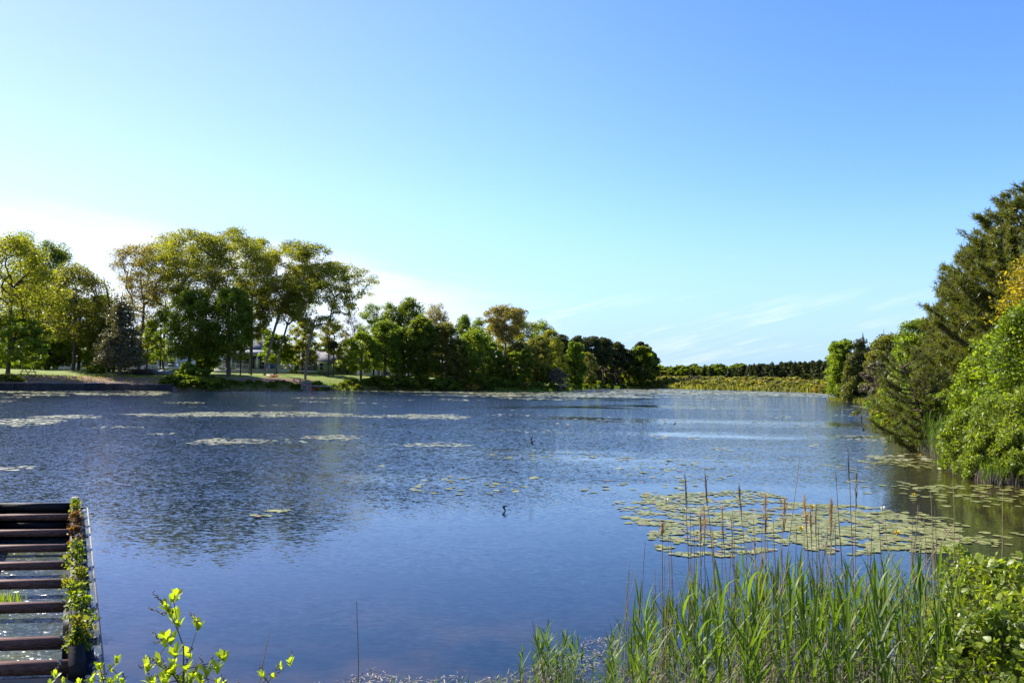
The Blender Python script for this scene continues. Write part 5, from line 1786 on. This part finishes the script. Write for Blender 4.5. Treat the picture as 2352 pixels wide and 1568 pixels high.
def pad_ring(k, notch, rng, wav):
    a0 = notch
    a = np.linspace(a0, 2 * np.pi - a0, k)
    rr = 1 + wav * np.sin(3 * a + rng.uniform(0, 6)) + 0.5 * wav * np.sin(5 * a + rng.uniform(0, 6))
    V = [(0.0, 0.0, 0.0)]
    V += [(math.cos(t) * q, math.sin(t) * q * 0.92, 0.03 * math.sin(2 * t + 1) + 0.02 * rng.normal()) for t, q in zip(a, rr)]
    F = [[0, i, i + 1] for i in range(1, k)]
    return np.array(V), np.array(F)


pad_me = []
for i in range(7):
    V, F = pad_ring(18, 0.16, np.random.default_rng(40 + i), 0.04)
    pad_me.append(mk_mesh('lily_pad', V, [F], M['pad'], np.full(len(F), [0.15, 0.35, 0.5, 0.65, 0.8, 0.97, 0.3][i])))
for i, (x, y, r_) in enumerate(near):
    o = link('lily_pad', pad_me[rngp.choice(7, p=[0.16, 0.17, 0.18, 0.17, 0.15, 0.07, 0.10])], None, (x, y, 0.006 + 0.010 * rngp.random()))
    o.rotation_euler = (rngp.normal() * 0.03, rngp.normal() * 0.03, rngp.uniform(0, 6.28))
    o.scale = (r_, r_, r_)
    tag(o, 'round green lily pad floating behind the reeds', 'lily pad', 'lily pads floating behind the reeds')
def pad_mass(name, rest, mat, label):
    """many small pads as one object"""
    n = len(rest)
    k = 9
    ang = np.linspace(0.25, 2 * np.pi - 0.25, k)
    ring = np.stack([np.cos(ang), np.sin(ang)], 1)
    rot = rngp.uniform(0, 6.28, n)
    cs, sn = np.cos(rot), np.sin(rot)
    xy = np.stack([ring[None, :, 0] * cs[:, None] - ring[None, :, 1] * sn[:, None], ring[None, :, 0] * sn[:, None] + ring[None, :, 1] * cs[:, None]], -1) * rest[:, 2][:, None, None]
    tx, ty = rngp.normal(size=n) * 0.02, rngp.normal(size=n) * 0.02
    zz = 0.006 + 0.010 * rngp.random(n)[:, None] + xy[..., 0] * tx[:, None] + xy[..., 1] * ty[:, None]
    zz = np.maximum(zz, 0.003)
    V = np.concatenate([rest[:, None, :2] + xy, zz[..., None]], -1).reshape(-1, 3)
    F = (np.arange(n) * k)[:, None] + np.arange(k)
    tag(link(name, mk_mesh(name, V, [F], M[mat], np.clip(rngp.normal(0.47, 0.25, n), 0, 1))), label, 'lily pads', None, 'stuff')


pad_mass('distant_lily_pads', rest, 'pad_glint', 'rafts of small lily pads far out on the pond, glint painted pale')
pad_mass('floating_lily_pads', middle, 'pad', 'thin scatter and mats of olive lily pads in the near water')


def flower(px, py, mat, label, s=0.05):
    p = at(px, py, 0.06)
    r = empty('water_lily', (p.x, p.y, 0.0), rngp.uniform(0, 6))
    tag(r, label, 'flower', 'flowers among the lily pads')
    MB().tube([(0, 0, -0.03), (0, 0, 0.05)], [0.008, 0.008], 5).build('stem', M['reed_stem'], r)
    m = MB()
    for i in range(7):
        a = i * 2 * math.pi / 7
        c, d = math.cos(a), math.sin(a)
        e, g = -d * s * 0.45, c * s * 0.45
        m.poly([(0, 0, 0.045), (c * s * 0.8 + e, d * s * 0.8 + g, 0.06 + s * 0.5), (c * s * 0.75, d * s * 0.75, 0.06 + s * 1.4), (c * s * 0.8 - e, d * s * 0.8 - g, 0.06 + s * 0.5)], [[0, 1, 2, 3]])
    m.build('petals', M[mat], r)
    MB().tube([(0, 0, 0.05), (0, 0, 0.06 + s * 0.7)], [s * 0.35, s * 0.3], 6).build('centre', M['yellow'], r)


for px, py, lab in ((913.5, 495, 'yellow pond lily on the dark water by itself'), (897, 533, 'yellow pond lily at the near right of the raft'), (801, 529, 'yellow pond lily at the near edge of the raft'),
                    (812, 507, 'yellow pond lily far back in the raft'), (781, 501, 'yellow pond lily at the back left of the raft'), (886, 449.5, 'yellow pond lily before the small pine'),
                    (920, 455, 'yellow pond lily among pads at the right shore')):
    flower(px, py, 'yellow', lab)
for px, py, lab in ((882.5, 509, 'white water lily at the back edge of the raft'), (666, 501, 'white water lily at the left tip of the raft'), (684, 510, 'white water lily left of the cattail stalk'),
                    (557, 424.5, 'white water lily, left of the pair in open water'), (567, 425.6, 'white water lily, right of the pair in open water'), (665, 420.5, 'white water lily far out beside the low swallow')):
    flower(px, py, 'white_petal', lab, 0.06 if py > 470 else 0.10)


# ------------------------------------------------------------------ swallows over the water
def swallow(px, py, Y, label, yaw, bank, wl, wr, s=1.0):
    p = atY(px, py, Y)
    r = empty('swallow', p)
    r.rotation_euler = (bank, 0.15, yaw)
    r.scale = (s, s, s)
    tag(r, label, 'bird', 'swallows over the pond')
    prof = [(-0.085, 0.003), (-0.06, 0.012), (-0.02, 0.022), (0.03, 0.024), (0.058, 0.018), (0.075, 0.012), (0.086, 0.002)]
    b = MB()
    b.tube([(x, 0, 0) for x, _ in prof], [q for _, q in prof], 8)
    for sy in (-1, 1):
        b.poly([(-0.07, 0, 0.002), (-0.075, sy * 0.012, 0.002), (-0.155, sy * 0.035, 0.0), (-0.10, sy * 0.004, 0.002)], [[0, 1, 2, 3]])
    b.build('body', M['bird'], r)
    for sy, ang in ((1, wl), (-1, wr)):
        m = MB()
        st = [(0.0, 0.045, 0.04), (0.05, 0.055, 0.05), (0.09, 0.04, 0.045), (0.13, 0.005, 0.03), (0.165, -0.05, 0.006)]
        V = []
        for q, xf, ch in st:
            y, z = sy * q * math.cos(ang), q * math.sin(ang) + 0.012
            V += [(xf, y, z), (xf - ch * 1.25, y, z - 0.002), (xf - ch * 0.4, y, z + 0.006)]
        F = []
        for i in range(len(st) - 1):
            a = i * 3
            F += [[a, a + 3, a + 5, a + 2], [a + 2, a + 5, a + 4, a + 1]]
        m.poly(V, F)
        m.build('wing', M['bird'], r)


swallow(504.5, 506, 17.7, 'dark swallow gliding low, nearest and largest', R(200), R(35), R(-15), R(-60), 0.75)
swallow(532, 441, 24, 'swallow banking steeply with wings upright', R(150), R(80), R(5), R(5), 0.9)
swallow(506.5, 419, 36, 'tiny swallow far out left of the upright one', R(190), R(10), R(-10), R(20), 0.9)
swallow(675, 423.5, 32, 'swallow skimming a far pale lily raft', R(215), R(20), R(30), R(-20), 0.9)
swallow(864, 430, 30, 'swallow flying near the right shore', R(150), R(15), R(35), R(10), 0.85)


def stick():
    p = at(860.5, 421, 0)
    r = empty('dead_stick', (p.x, p.y, 0))
    tag(r, 'broken dead stick poking out of the water at right', 'stick')
    MB().tube([(0, 0, -0.4), (0.06, 0, 0.3), (0.1, 0, 0.62)], [0.06, 0.05, 0.02], 6).tube([(0.05, 0, 0.2), (-0.02, 0.05, 0.36)], [0.03, 0.01], 5).build('stem', M['brush'], r)


stick()


# ------------------------------------------------------------------ green reeds at the near shore
def blade_strip(base, az, elev, L, W, curl, rng, fold=0.25, nseg=7):
    """one long leaf: starts along (az, elev) and bends over by curl"""
    pts, e = [np.array(base, float)], elev
    for i in range(nseg):
        st = L / nseg
        e = elev - curl * ((i + 0.5) / nseg) ** 1.8
        pts.append(pts[-1] + st * np.array([math.cos(az) * math.cos(e), math.sin(az) * math.cos(e), math.sin(e)]))
    tw = rng.uniform(-0.5, 0.5)
    V, F = [], []
    for i, p in enumerate(pts):
        f = i / nseg
        w = W * min(1, 0.35 + 3.2 * f) * (1 - f ** 2.2) + 0.0008
        a = az + math.pi / 2 + tw * f
        s = np.array([math.cos(a), math.sin(a), 0]) * w / 2
        up = np.array([-math.cos(az) * math.sin(e), -math.sin(az) * math.sin(e), math.cos(e)]) * w * fold
        V += [p - s + up, p, p + s + up]
    for i in range(nseg):
        b = i * 3
        F += [[b, b + 1, b + 4, b + 3], [b + 1, b + 2, b + 5, b + 4]]
    return V, F


def reed_meshes(seed, H=1.2):
    rng = np.random.default_rng(seed)
    ln = rng.normal(size=2) * 0.05
    zs = np.linspace(-0.15, H * 0.86, 7)
    st = np.stack([ln[0] * (zs / H) ** 2, ln[1] * (zs / H) ** 2, zs], 1)
    V, F = tubes(st[:-1], st[1:], np.linspace(0.0055, 0.004, 6), np.linspace(0.0052, 0.003, 6), 5)
    sm = mk_mesh('stem', V, [F], M['reed_stem'], smooth=True)
    VV, FF, T, n = [], [], [], 0
    nb = rng.integers(7, 10)
    a = rng.uniform(0, 6.28)
    for i in range(nb):
        f = 0.22 + 0.64 * i / (nb - 1)
        b = (ln[0] * f ** 2, ln[1] * f ** 2, H * f)
        a += math.pi + rng.normal() * 0.5
        L = rng.uniform(0.30, 0.48) * (0.8 + 0.35 * math.sin(math.pi * f)) * H / 1.2
        up = R(rng.uniform(58, 78)) if i < nb - 2 else R(rng.uniform(78, 88))
        curl = abs(rng.normal()) * 0.35 if rng.random() < 0.75 else rng.uniform(0.9, 1.9)
        V, F = blade_strip(b, a, up, L, rng.uniform(0.017, 0.029), curl, rng)
        FF += [[q + n for q in fc] for fc in F]
        VV += V
        n += len(V)
        T += [float(np.clip(rng.normal(0.45, 0.34), 0, 1))] * len(F)
    lm = mk_mesh('leaves', np.array(VV), [np.array(FF)], M['reed'], T)
    VV, FF, T, n = [], [], [], 0
    for i in range(4):
        f = rng.uniform(0.05, 0.35)
        V, F = blade_strip((0, 0, H * f), rng.uniform(0, 6.28), R(rng.uniform(35, 75)), rng.uniform(0.2, 0.42) * H / 1.2, rng.uniform(0.010, 0.020), rng.uniform(0.8, 2.4), rng)
        FF += [[q + n for q in fc] for fc in F]
        VV += V
        n += len(V)
        T += [float(rng.random())] * len(F)
    dm = mk_mesh('dead_leaves', np.array(VV), [np.array(FF)], M['plume_grey'], T)
    return sm, lm, dm


reed_protos = [reed_meshes(300 + i) for i in range(14)]
TOPX = [520, 545, 570, 600, 618, 640, 690, 730, 780, 830, 880, 925, 960, 1000, 1024]
TOPY = [650, 626, 632, 660, 606, 586, 566, 560, 554, 558, 552, 546, 552, 568, 580]
rngr = np.random.default_rng(55)
made = 0
tries = 0
while made < 262 and tries < 9000:
    tries += 1
    px = rngr.uniform(520, 1030)
    dens = np.interp(px, [520, 590, 606, 650, 720, 900, 960, 1030], [0.30, 0.26, 0.5, 0.8, 1.0, 1.0, 0.55, 0.3])
    if rngr.random() > dens:
        continue
    Y = rngr.uniform(5.0, 8.9)
    top = float(np.interp(px, TOPX, TOPY)) + abs(rngr.normal()) * 30 + (5 if Y > 7 else 20)
    p = atY(px, 600, Y)
    z = max(ground_z(p.x, Y), -0.3)
    H = atY(px, top, Y).z - z
    if not (0.4 < H < 1.8):
        continue
    s = H / 1.2
    k = rngr.integers(0, 14)
    plant_thing('reed', reed_protos[k], (p.x, Y, z), 'green leafy reed in the bed along the near shore', 'reed', 'green reeds along the near shore', rngr.uniform(0, 6.28),
                (0.45 + 0.55 * s, 0.45 + 0.55 * s, s), ('stem', 'leaves', 'dead_leaves'))
    made += 1
made = 0
while made < 34:
    px = rngr.uniform(520, 612)
    Y = rngr.uniform(7.1, 8.3)
    top = float(np.interp(px, TOPX, TOPY)) + abs(rngr.normal()) * 14
    p = atY(px, 600, Y)
    z = max(ground_z(p.x, Y), -0.3)
    H = atY(px, top, Y).z - z
    if not (0.3 < H < 1.6):
        continue
    s = H / 1.2
    plant_thing('reed', reed_protos[made % 14], (p.x, Y, z), 'green leafy reed of the thin clump left of the main bed', 'reed', 'reeds of the thin left clump', rngr.uniform(0, 6.28),
                (0.5 + 0.5 * s, 0.5 + 0.5 * s, s), ('stem', 'leaves', 'dead_leaves'))
    made += 1
# a few reeds on the far side of the cove, under the thicket
far_reeds = [reed_meshes(330 + i, 1.5) for i in range(4)]
for i in range(70):
    px = rngr.uniform(926, 972)
    row = float(np.interp(px, [926, 972], [452, 476])) + rngr.uniform(-6, 0)
    p = at(px, row)
    s = rngr.uniform(0.8, 1.15)
    plant_thing('reed', far_reeds[i % 4], (p.x, p.y + 0.5, max(ground_z(p.x, p.y + 0.5), -0.1)), 'bluish green reed beneath the thicket on the right shore', 'reed', 'reeds beneath the right thicket',
                rngr.uniform(0, 6.28), (s * 1.3, s * 1.3, s), ('stem', 'leaves', 'dead_leaves'))


# ------------------------------------------------------------------ dry reed stalks of last year
def stalk(px, top, Y, base_dx, label, plume=None, group=None, thick=0.0045, name='dry_reed', pl=0.26):
    tip = atY(px, top, Y)
    bx = tip.x + base_dx * Y / FPX
    by = Y + rngr.uniform(-0.15, 0.15)
    z = max(ground_z(bx, by), -0.25) - 0.1
    r = empty(name, (bx, by, z))
    tag(r, label, 'dry reed', group)
    T = np.array(tip) - np.array((bx, by, z))
    bend = rngr.normal(size=2) * 0.015
    s = np.linspace(0, 1, 9)
    pts = T[None] * s[:, None]
    pts[:, 0] += bend[0] * np.sin(s * math.pi) + rngr.normal(size=9) * 0.002
    pts[:, 1] += bend[1] * np.sin(s * math.pi)
    rad = thick * (1.15 - 0.6 * s)
    MB().tube(pts, rad, 6).build('stem', M['straw'] if rngr.random() < 0.65 else M['straw_dark'], r, smooth=True)
    if plume:
        mat, wid, cnt = {'brown': ('plume', 0.013, 105), 'grey': ('plume_grey', 0.007, 70), 'thin': ('plume_grey', 0.004, 40), 'small': ('plume', 0.008, 55)}[plume]
        L = pl
        t = rngr.random(cnt)
        ax = nrm(T[None])[0]
        p0 = T[None] - ax[None] * (t * L)[:, None]
        d = rngr.normal(size=(cnt, 3)) * wid * (0.35 + np.sin(np.clip(t * 1.15, 0, 1) * math.pi))[:, None] + ax[None] * rngr.uniform(0.03, 0.09, (cnt, 1)) + np.array([wid * 0.5, 0, 0])
        n_ = rngr.normal(size=(cnt, 3))
        u = nrm(np.cross(d, n_))
        V, F = scatter(NEED_V, [QUAD_F], p0, u, d, np.cross(u, d), np.full(cnt, 0.005), np.ones(cnt))
        link('plume', mk_mesh('plume', V, F, M[mat], rngr.random(cnt)), r)
    return r


for a in (
        (800, 457, 6.6, -30, 'tallest dry stalk, bare and leaning right', None), (848, 451, 6.9, -2, 'tall straight dry stalk with a wisp at its tip', 'thin'),
        (836, 472, 6.6, 6, 'tall bare dry stalk just left of the wispy one', None), (856, 477, 6.5, -8, 'dry stalk with a thin dark plume above the lily raft', 'grey'),
        (765, 500, 6.4, 3, 'dry stalk with the thickest orange brown plume', 'brown'), (784, 502, 6.6, -8, 'dry stalk with a feathery plume right of the thickest one', 'brown'),
        (804, 500, 6.7, 8, 'dry stalk whose plume hangs beside the tallest stalk', 'brown'), (810, 514, 6.9, 4, 'dry stalk with a brown plume bent to the right', 'brown'),
        (831, 505, 6.8, -8, 'dry stalk with a pale brown plume standing alone', 'brown'), (739, 490, 6.5, 14, 'dry stalk with a grey frayed plume', 'grey'),
        (685, 478, 6.7, 16, 'dry stalk with a small grey plume at the left group', 'grey'), (705, 475, 6.8, 14, 'dry stalk with a dark plume, tallest at the left group', 'grey'),
        (704, 510, 7.0, 4, 'dry stalk with a loose brown plume below the dark one', 'brown'), (700, 518, 7.1, 3, 'dry stalk with a brown plume leaning into its neighbour', 'brown'),
        (722, 512, 6.9, 8, 'dry stalk with a slim brown plume', 'small'), (712, 532, 7.0, 6, 'short dry stalk with a tuft of brown plume', 'small'),
        (755, 545, 6.5, -2, 'short dry stalk with a small plume before the raft', 'small'), (762, 556, 6.4, 4, 'lowest dry plume above the green reeds', 'small'),
        (690, 511, 6.6, 12, 'dark dry stalk in the left group without a plume', None), (671, 545, 6.6, 4, 'bare dry stalk right of the cattail', None),
        (654, 568, 6.7, 0, 'bare dry stalk left of the cattail', None), (659, 578, 6.8, -1, 'thin bare dry stalk touching the cattail', None),
        (629, 570, 6.8, -3, 'lone bare dry stalk at the left end of the reeds', None), (532, 620, 6.4, 20, 'dry stalk leaning left in the foreground water', None),
        (356.5, 600.5, 6.3, 3.5, 'single dry stalk standing right of the leafy shrub', None), (269, 633, 5.2, -14, 'short dry stalk leaning right beside the leafy shrub', None),
        (930.6, 491, 6.4, 3, 'tall dry stalk in front of the dark water', None), (954, 486, 6.3, 8, 'tall dry stalk left of the sprig of the shrub', None),
        (1003, 489, 6.2, -6, 'dry stalk rising from the shrub by the right edge', None), (872, 523, 6.4, -4, 'mid height dry stalk over the near pads', None),
        (867, 547, 6.6, -4, 'dry stalk ending at the near edge of the raft', None), (954.5, 524, 6.0, -150, 'long dry stalk fallen slantwise across the reeds', None),
        (789, 562, 5.9, -40, 'pale dry stalk slanting through the middle reeds', None), (737, 556, 6.6, -12, 'pale broken stalk leaning right by the grey plume', None),
        (937, 539, 6.3, 4, 'dry stalk bent beside the long fallen one', None), (773, 520, 6.7, -3, 'bare dry stalk between the two thick plumes', None),
        (733, 512, 6.9, 2, 'bare dry stalk left of the frayed plume', None), (816, 508, 7.1, -1, 'faint dry stalk behind the bent plume', 'thin')):
    stalk(a[0], a[1], a[2], a[3], a[4], a[5])
for i in range(95):
    px = rngr.uniform(625, 1000)
    stalk(px, float(np.interp(px, TOPX, TOPY)) - rngr.uniform(-40, 46), rngr.uniform(5.6, 8.0), rngr.normal() * (9 if i % 4 else 34), 'plain short dry stalk standing among the green reeds', None, 'plain dry stalks among the reeds', 0.004)


def cattail():
    r = stalk(662, 531, 6.5, 4, 'dry stalk with a tattered brown cattail head', None, None, 0.005, 'cattail')
    tip = np.array(atY(662, 531, 6.5)) - np.array(r.location)
    z = tip[2]
    MB().tube([tip + np.array([0, 0, -0.02 + q]) for q in (0, 0.012, 0.03, 0.05, 0.058)], [0.004, 0.013, 0.018, 0.012, 0.008], 8).tube(
        [tip + np.array([0, 0, q]) for q in (0.036, 0.06, 0.075)], [0.008, 0.012, 0.004], 8).build('head', M['plume'] if False else M['straw'], r)
    cnt = 70
    d = rngr.normal(size=(cnt, 3)) * 0.014 + np.array([0, 0, 0.012])
    p0 = tip[None] + np.array([0, 0, 0.0]) + np.stack([np.zeros(cnt), np.zeros(cnt), rngr.uniform(-0.02, 0.04, cnt)], 1)
    u = nrm(np.cross(d, rngr.normal(size=(cnt, 3))))
    V, F = scatter(NEED_V, [QUAD_F], p0, u, d, np.cross(u, d), np.full(cnt, 0.006), np.full(cnt, 1.4))
    link('fluff', mk_mesh('fluff', V, F, M['plume'], rngr.random(cnt)), r)


cattail()


# ------------------------------------------------------------------ glossy shrub at the near right
NSH = dict(shape='bush', shapel='leaf', size=0.046, cb=0.02, hollow=0.15, up=0.9, flat=0.9, tip=0.0022, stems=5, top=0.75, twigs=2, sides=4, bark='brush', leaf='near_shrub')
for px, Y, top, hw, n_, lab in ((985, 6.2, 552, 56, 230, 'glossy leaved shrub right of the reeds'), (1034, 5.6, 556, 66, 260, 'glossy leaved shrub cut off by the lower right corner'),
                               (957, 6.9, 541, 26, 60, 'sprig of a glossy shrub reaching over the near lily pads'), (948, 6.1, 612, 46, 170, 'low glossy shrub among the last reeds'),
                               (1000, 5.1, 612, 64, 210, 'low glossy shrub nearest the lower right corner')):
    loc, H, Rr = size_of(px, top, hw, Y)
    me = tree_meshes('shrub', H, Rr, int(px * 13), **opt(NSH, n=n_, per=16, spread=0.075 / H * 1.1, hollow=0.1))
    plant_thing('glossy_shrub', me, loc, lab, 'shrub')


# ------------------------------------------------------------------ leafy shrubs with dry seed spikes at the near left
def spike(m, base, d, L, r0, rng):
    n = int(L / 0.0075)
    d = np.array(d) / np.linalg.norm(d)
    perp = nrm(np.cross(d, rng.normal(size=3))[None])[0]
    for i in range(n):
        f = i / n
        c = np.array(base) + d * L * f + perp * 0.012 * math.sin(f * 2.2)
        for _ in range(2):
            o = rng.normal(size=3) * r0 * 0.55
            a = c + o
            q = nrm(rng.normal(size=3)[None])[0] * r0 * (1 - 0.35 * f) * 0.62
            m.tube([a - q, a, a + q], [0.001, r0 * 0.62 * (1 - 0.3 * f), 0.001], 5)


def leaf_whorl(rng, c, d, n, size):
    d = nrm(np.array(d)[None])[0]
    V, F4, F3, T = [], [], [], []
    k = 0
    for i in range(n):
        a = i * 2.4 + rng.uniform(-0.3, 0.3)
        ref = nrm(np.cross(d, [0.3, 0.9, 0.1])[None])[0]
        side = math.cos(a) * ref + math.sin(a) * np.cross(d, ref)
        v = nrm((d * rng.uniform(0.7, 1.4) + side * rng.uniform(0.45, 0.9))[None])[0]
        nn = nrm((side * -0.8 + d + rng.normal(size=3) * 0.25)[None])[0]
        u = nrm(np.cross(v, nn)[None])[0]
        nn = np.cross(u, v)
        s = size * rng.uniform(0.6, 1.2)
        vv = np.array(c) - d * rng.uniform(0, 0.04) + LEAF_V[:, 0:1] * u * s * 0.66 + LEAF_V[:, 1:2] * v * s + LEAF_V[:, 2:3] * nn * s
        V.append(vv)
        F4.append(LEAF_F4 + k)
        F3.append(LEAF_F3 + k)
        k += len(vv)
        T.append(float(np.clip(rng.normal(0.55, 0.25), 0, 1)))
    return np.concatenate(V), F4, F3, T


def clethra(name, base_px, Y, clusters, spikes, label, seed, lsize=0.072, fork=None):
    """clusters: (px, py, leaves); spikes: (base px, base py, tip px, tip py)"""
    rng = np.random.default_rng(seed)
    b = atY(base_px[0], base_px[1], Y)
    z0 = ground_z(b.x, Y)
    root = np.array([b.x, Y, z0 - 0.05])
    r = empty(name, tuple(root))
    tag(r, label, 'shrub')
    C = np.array([np.array(atY(px, py, Y + rng.uniform(-0.16, 0.16))) for px, py, _ in clusters]) - root
    f = np.array(fork if fork is not None else (b.x, Y, b.z)) - root
    tr = np.stack([np.linspace(0, f[0], 5), np.linspace(0, f[1], 5), np.linspace(0, f[2], 5)], 1)
    P0, P1, r0, r1 = grow(rng, tr, C, 0.0018, 0.12)
    P0 = np.concatenate([P0]); P1 = np.concatenate([P1])
    V, F = tubes(P0, P1, r0, r1, 6)
    link('stem', mk_mesh('stem', V, [F], M['brush'], smooth=True), r)
    Vs, A4, A3, T = [], [], [], []
    k = 0
    for (px, py, n), c in zip(clusters, C):
        V, F4, F3, t = leaf_whorl(rng, c, (rng.normal() * 0.25, rng.normal() * 0.25, 1.0), int(n * 1.4 + 1), lsize)
        Vs.append(V)
        A4 += [q + k for q in F4]
        A3 += [q + k for q in F3]
        T += t
        k += len(V)
    link('leaves', mk_mesh('leaves', np.concatenate(Vs), [np.concatenate(A4), np.concatenate(A3)], M['clethra'], np.concatenate([np.repeat(T, 2), np.repeat(T, 4)])), r)
    for bx, by, tx, ty in spikes:
        Yq = Y + rng.uniform(-0.12, 0.12)
        a, e = np.array(atY(bx, by, Yq)) - root, np.array(atY(tx, ty, Yq)) - root
        d = e - a
        m = MB()
        spike(m, a, d, np.linalg.norm(d), 0.0085, rng)
        m.build('seed_spike', M['straw_dark'], r)


def c8(x, y):
    return 75 + x / 7.84, 575 + y / 7.84


MAIN = [(770, 175, 5), (795, 160, 2), (712, 235, 6), (752, 310, 5), (805, 365, 4), (965, 390, 8), (705, 515, 6), (748, 515, 4), (785, 620, 5), (895, 625, 4), (570, 725, 6), (660, 700, 4), (765, 745, 8),
        (735, 790, 5), (870, 730, 4), (1165, 640, 6), (1115, 730, 5), (930, 790, 5), (1035, 765, 4), (992, 812, 4), (845, 825, 7), (780, 690, 4), (1120, 830, 3), (610, 840, 4), (700, 840, 5), (900, 850, 5)]
SPK = [(690, 215, 620, 115), (710, 300, 560, 275), (965, 365, 920, 268), (680, 500, 625, 420), (660, 520, 628, 505), (635, 680, 575, 615), (545, 720, 490, 680), (725, 740, 690, 630), (765, 290, 768, 240),
       (885, 600, 890, 548), (1150, 660, 1153, 560), (1020, 730, 960, 632), (1060, 720, 1055, 632), (1105, 705, 1070, 630), (935, 760, 948, 678), (1180, 840, 1162, 770), (870, 690, 868, 615), (600, 690, 565, 670),
       (700, 795, 610, 770), (590, 820, 560, 750), (1045, 830, 1042, 770), (820, 830, 805, 760), (1260, 860, 1262, 815)]
clethra('seed_spike_shrub', c8(872, 860), 4.3, [(*c8(x, y), n) for x, y, n in MAIN], [(*c8(a, b), *c8(c, d)) for a, b, c, d in SPK], 'leafy young shrub with dry seed spikes at the lower left', 61,
        fork=tuple(atY(*c8(852, 560), 4.3)))
clethra('seed_spike_shrub', c8(230, 880), 4.6, [(*c8(x, y), n) for x, y, n in ((190, 705, 7), (330, 665, 7), (285, 728, 4), (130, 808, 6), (205, 802, 4), (372, 830, 6), (268, 832, 6), (305, 830, 4), (333, 772, 3), (30, 850, 3))],
        [(*c8(395, 800), *c8(392, 750)), (*c8(240, 790), *c8(250, 745))], 'small bright shrub between the spillway and the big shrub', 62, 0.05)
clethra('seed_spike_shrub', c8(1530, 900), 4.4, [(*c8(x, y), n) for x, y, n in ((1470, 778, 4), (1610, 695, 3), (1685, 675, 5), (1558, 795, 2))],
        [(*c8(1705, 665), *c8(1712, 585)), (*c8(1450, 740), *c8(1447, 690)), (*c8(1522, 760), *c8(1520, 728)), (*c8(1587, 755), *c8(1587, 700)), (*c8(1478, 850), *c8(1500, 790))], 'sparse twig with few leaves right of the big shrub', 63, 0.05)
clethra('seed_spike_shrub', (58, 690), 4.9, [(55, 674, 6), (50, 683, 4), (64, 681, 4)], [(57, 668, 60, 661)], 'single bright sprig in front of the spillway pier', 64, 0.05)

# ------------------------------------------------------------------ floating debris and the rough edges of the near and right shores
rngd = np.random.default_rng(91)


def scum():
    n = 26000
    x, y = rngd.uniform(-3.0, 8.5, n), rngd.uniform(7.0, 10.6, n)
    P = np.stack([x, y], 1)
    d = lake_dist(P)
    g = fbm(x, y * 1.3, 2.1) + 0.5 * fbm(x + 3, y, 5.0)
    wide = np.interp(x, [-3, 0.0, 1.5, 3, 5, 8], [0.35, 1.0, 1.15, 1.3, 1.5, 1.3])
    keep = (d < 0.6) & (-d < wide * (0.75 + 0.5 * g)) & (rngd.random(n) < 0.85)
    P = P[keep]
    d = d[keep]
    m = len(P)
    pos = np.concatenate([P, np.maximum(0.006, terrain(P[:, 0], P[:, 1]) + 0.01)[:, None] + 0.012 * rngd.random((m, 1))], 1)
    nor = rngd.normal(size=(m, 3)) * 0.25 + np.array([0, 0, 1])
    u, v, w = basis_from(nor, rngd)
    s = rngd.uniform(0.02, 0.07, m)
    V, F = scatter(NEED_V, [QUAD_F], pos, u, v, w, s * 0.16, s)
    M['scum'] = mat_leaf('dead_reed_scraps', (0.10, 0.085, 0.06), (0.42, 0.37, 0.27), 0.1, 0.8, 0.1, tcol=(1, 1, 1))
    tag(link('reed_litter', mk_mesh('reed_litter', V, F, M['scum'], np.clip(rngd.normal(0.45, 0.3, m) + 0.25 * (np.abs(d + wide[keep] * 0.6) < 0.2), 0, 1))), 'pale scraps of dead reed floating at the near shore', 'litter', None, 'stuff')


scum()


def shore_pts(pxs, rows, n, inland, rng):
    out = []
    for _ in range(n):
        px = rng.uniform(pxs[0], pxs[-1])
        p = at(px, float(np.interp(px, pxs, rows)))
        d = Vector((p.x, p.y, 0)).normalized()
        q = p + d * rng.uniform(*inland)
        out.append((q.x, q.y, max(ground_z(q.x, q.y), -0.05)))
    return np.array(out)


RS = ([876, 897, 930, 950, 985, 1040], [428, 445, 454, 471, 483, 487])
blades('dry_shore_grass', shore_pts(*RS, 2600, (-0.25, 1.6), rngd), 0.2, 0.6, 0.022, 'plume_grey', 'dry brown grass fringing the right shore', 12, 0.3)
blades('green_shore_grass', shore_pts(*RS, 4200, (-0.1, 3.0), rngd), 0.3, 1.0, 0.028, 'reed', 'green grass fringing the right shore', 13, 0.3)
blades('tip_shore_grass', shore_pts([828, 850, 893], [399.8, 400.8, 405.0], 1500, (-0.3, 5), rngd), 0.3, 0.9, 0.06, 'oak_olive', 'rough grass under the trees at the right tip', 14, 0.3)
blades('gap_shore_grass', np.concatenate([shore_pts([874, 892], [428, 414], 1600, (0, 3), rngd)]), 0.4, 1.1, 0.04, 'green', 'grass in the gap before the small pine', 15, 0.3)
rn_ = []
while len(rn_) < 5200:
    x, y = rngd.uniform(-3, 8), rngd.uniform(3.4, 8.6)
    rn_.append((x, y))
rn_ = np.array(rn_)
rn_ = rn_[(lake_dist(rn_) > -0.1)]
blades('near_bank_grass', np.concatenate([rn_, terrain(rn_[:, 0], rn_[:, 1])[:, None]], 1), 0.08, 0.28, 0.010, 'reed', 'short grass on the near bank under the reeds', 16, 0.5)
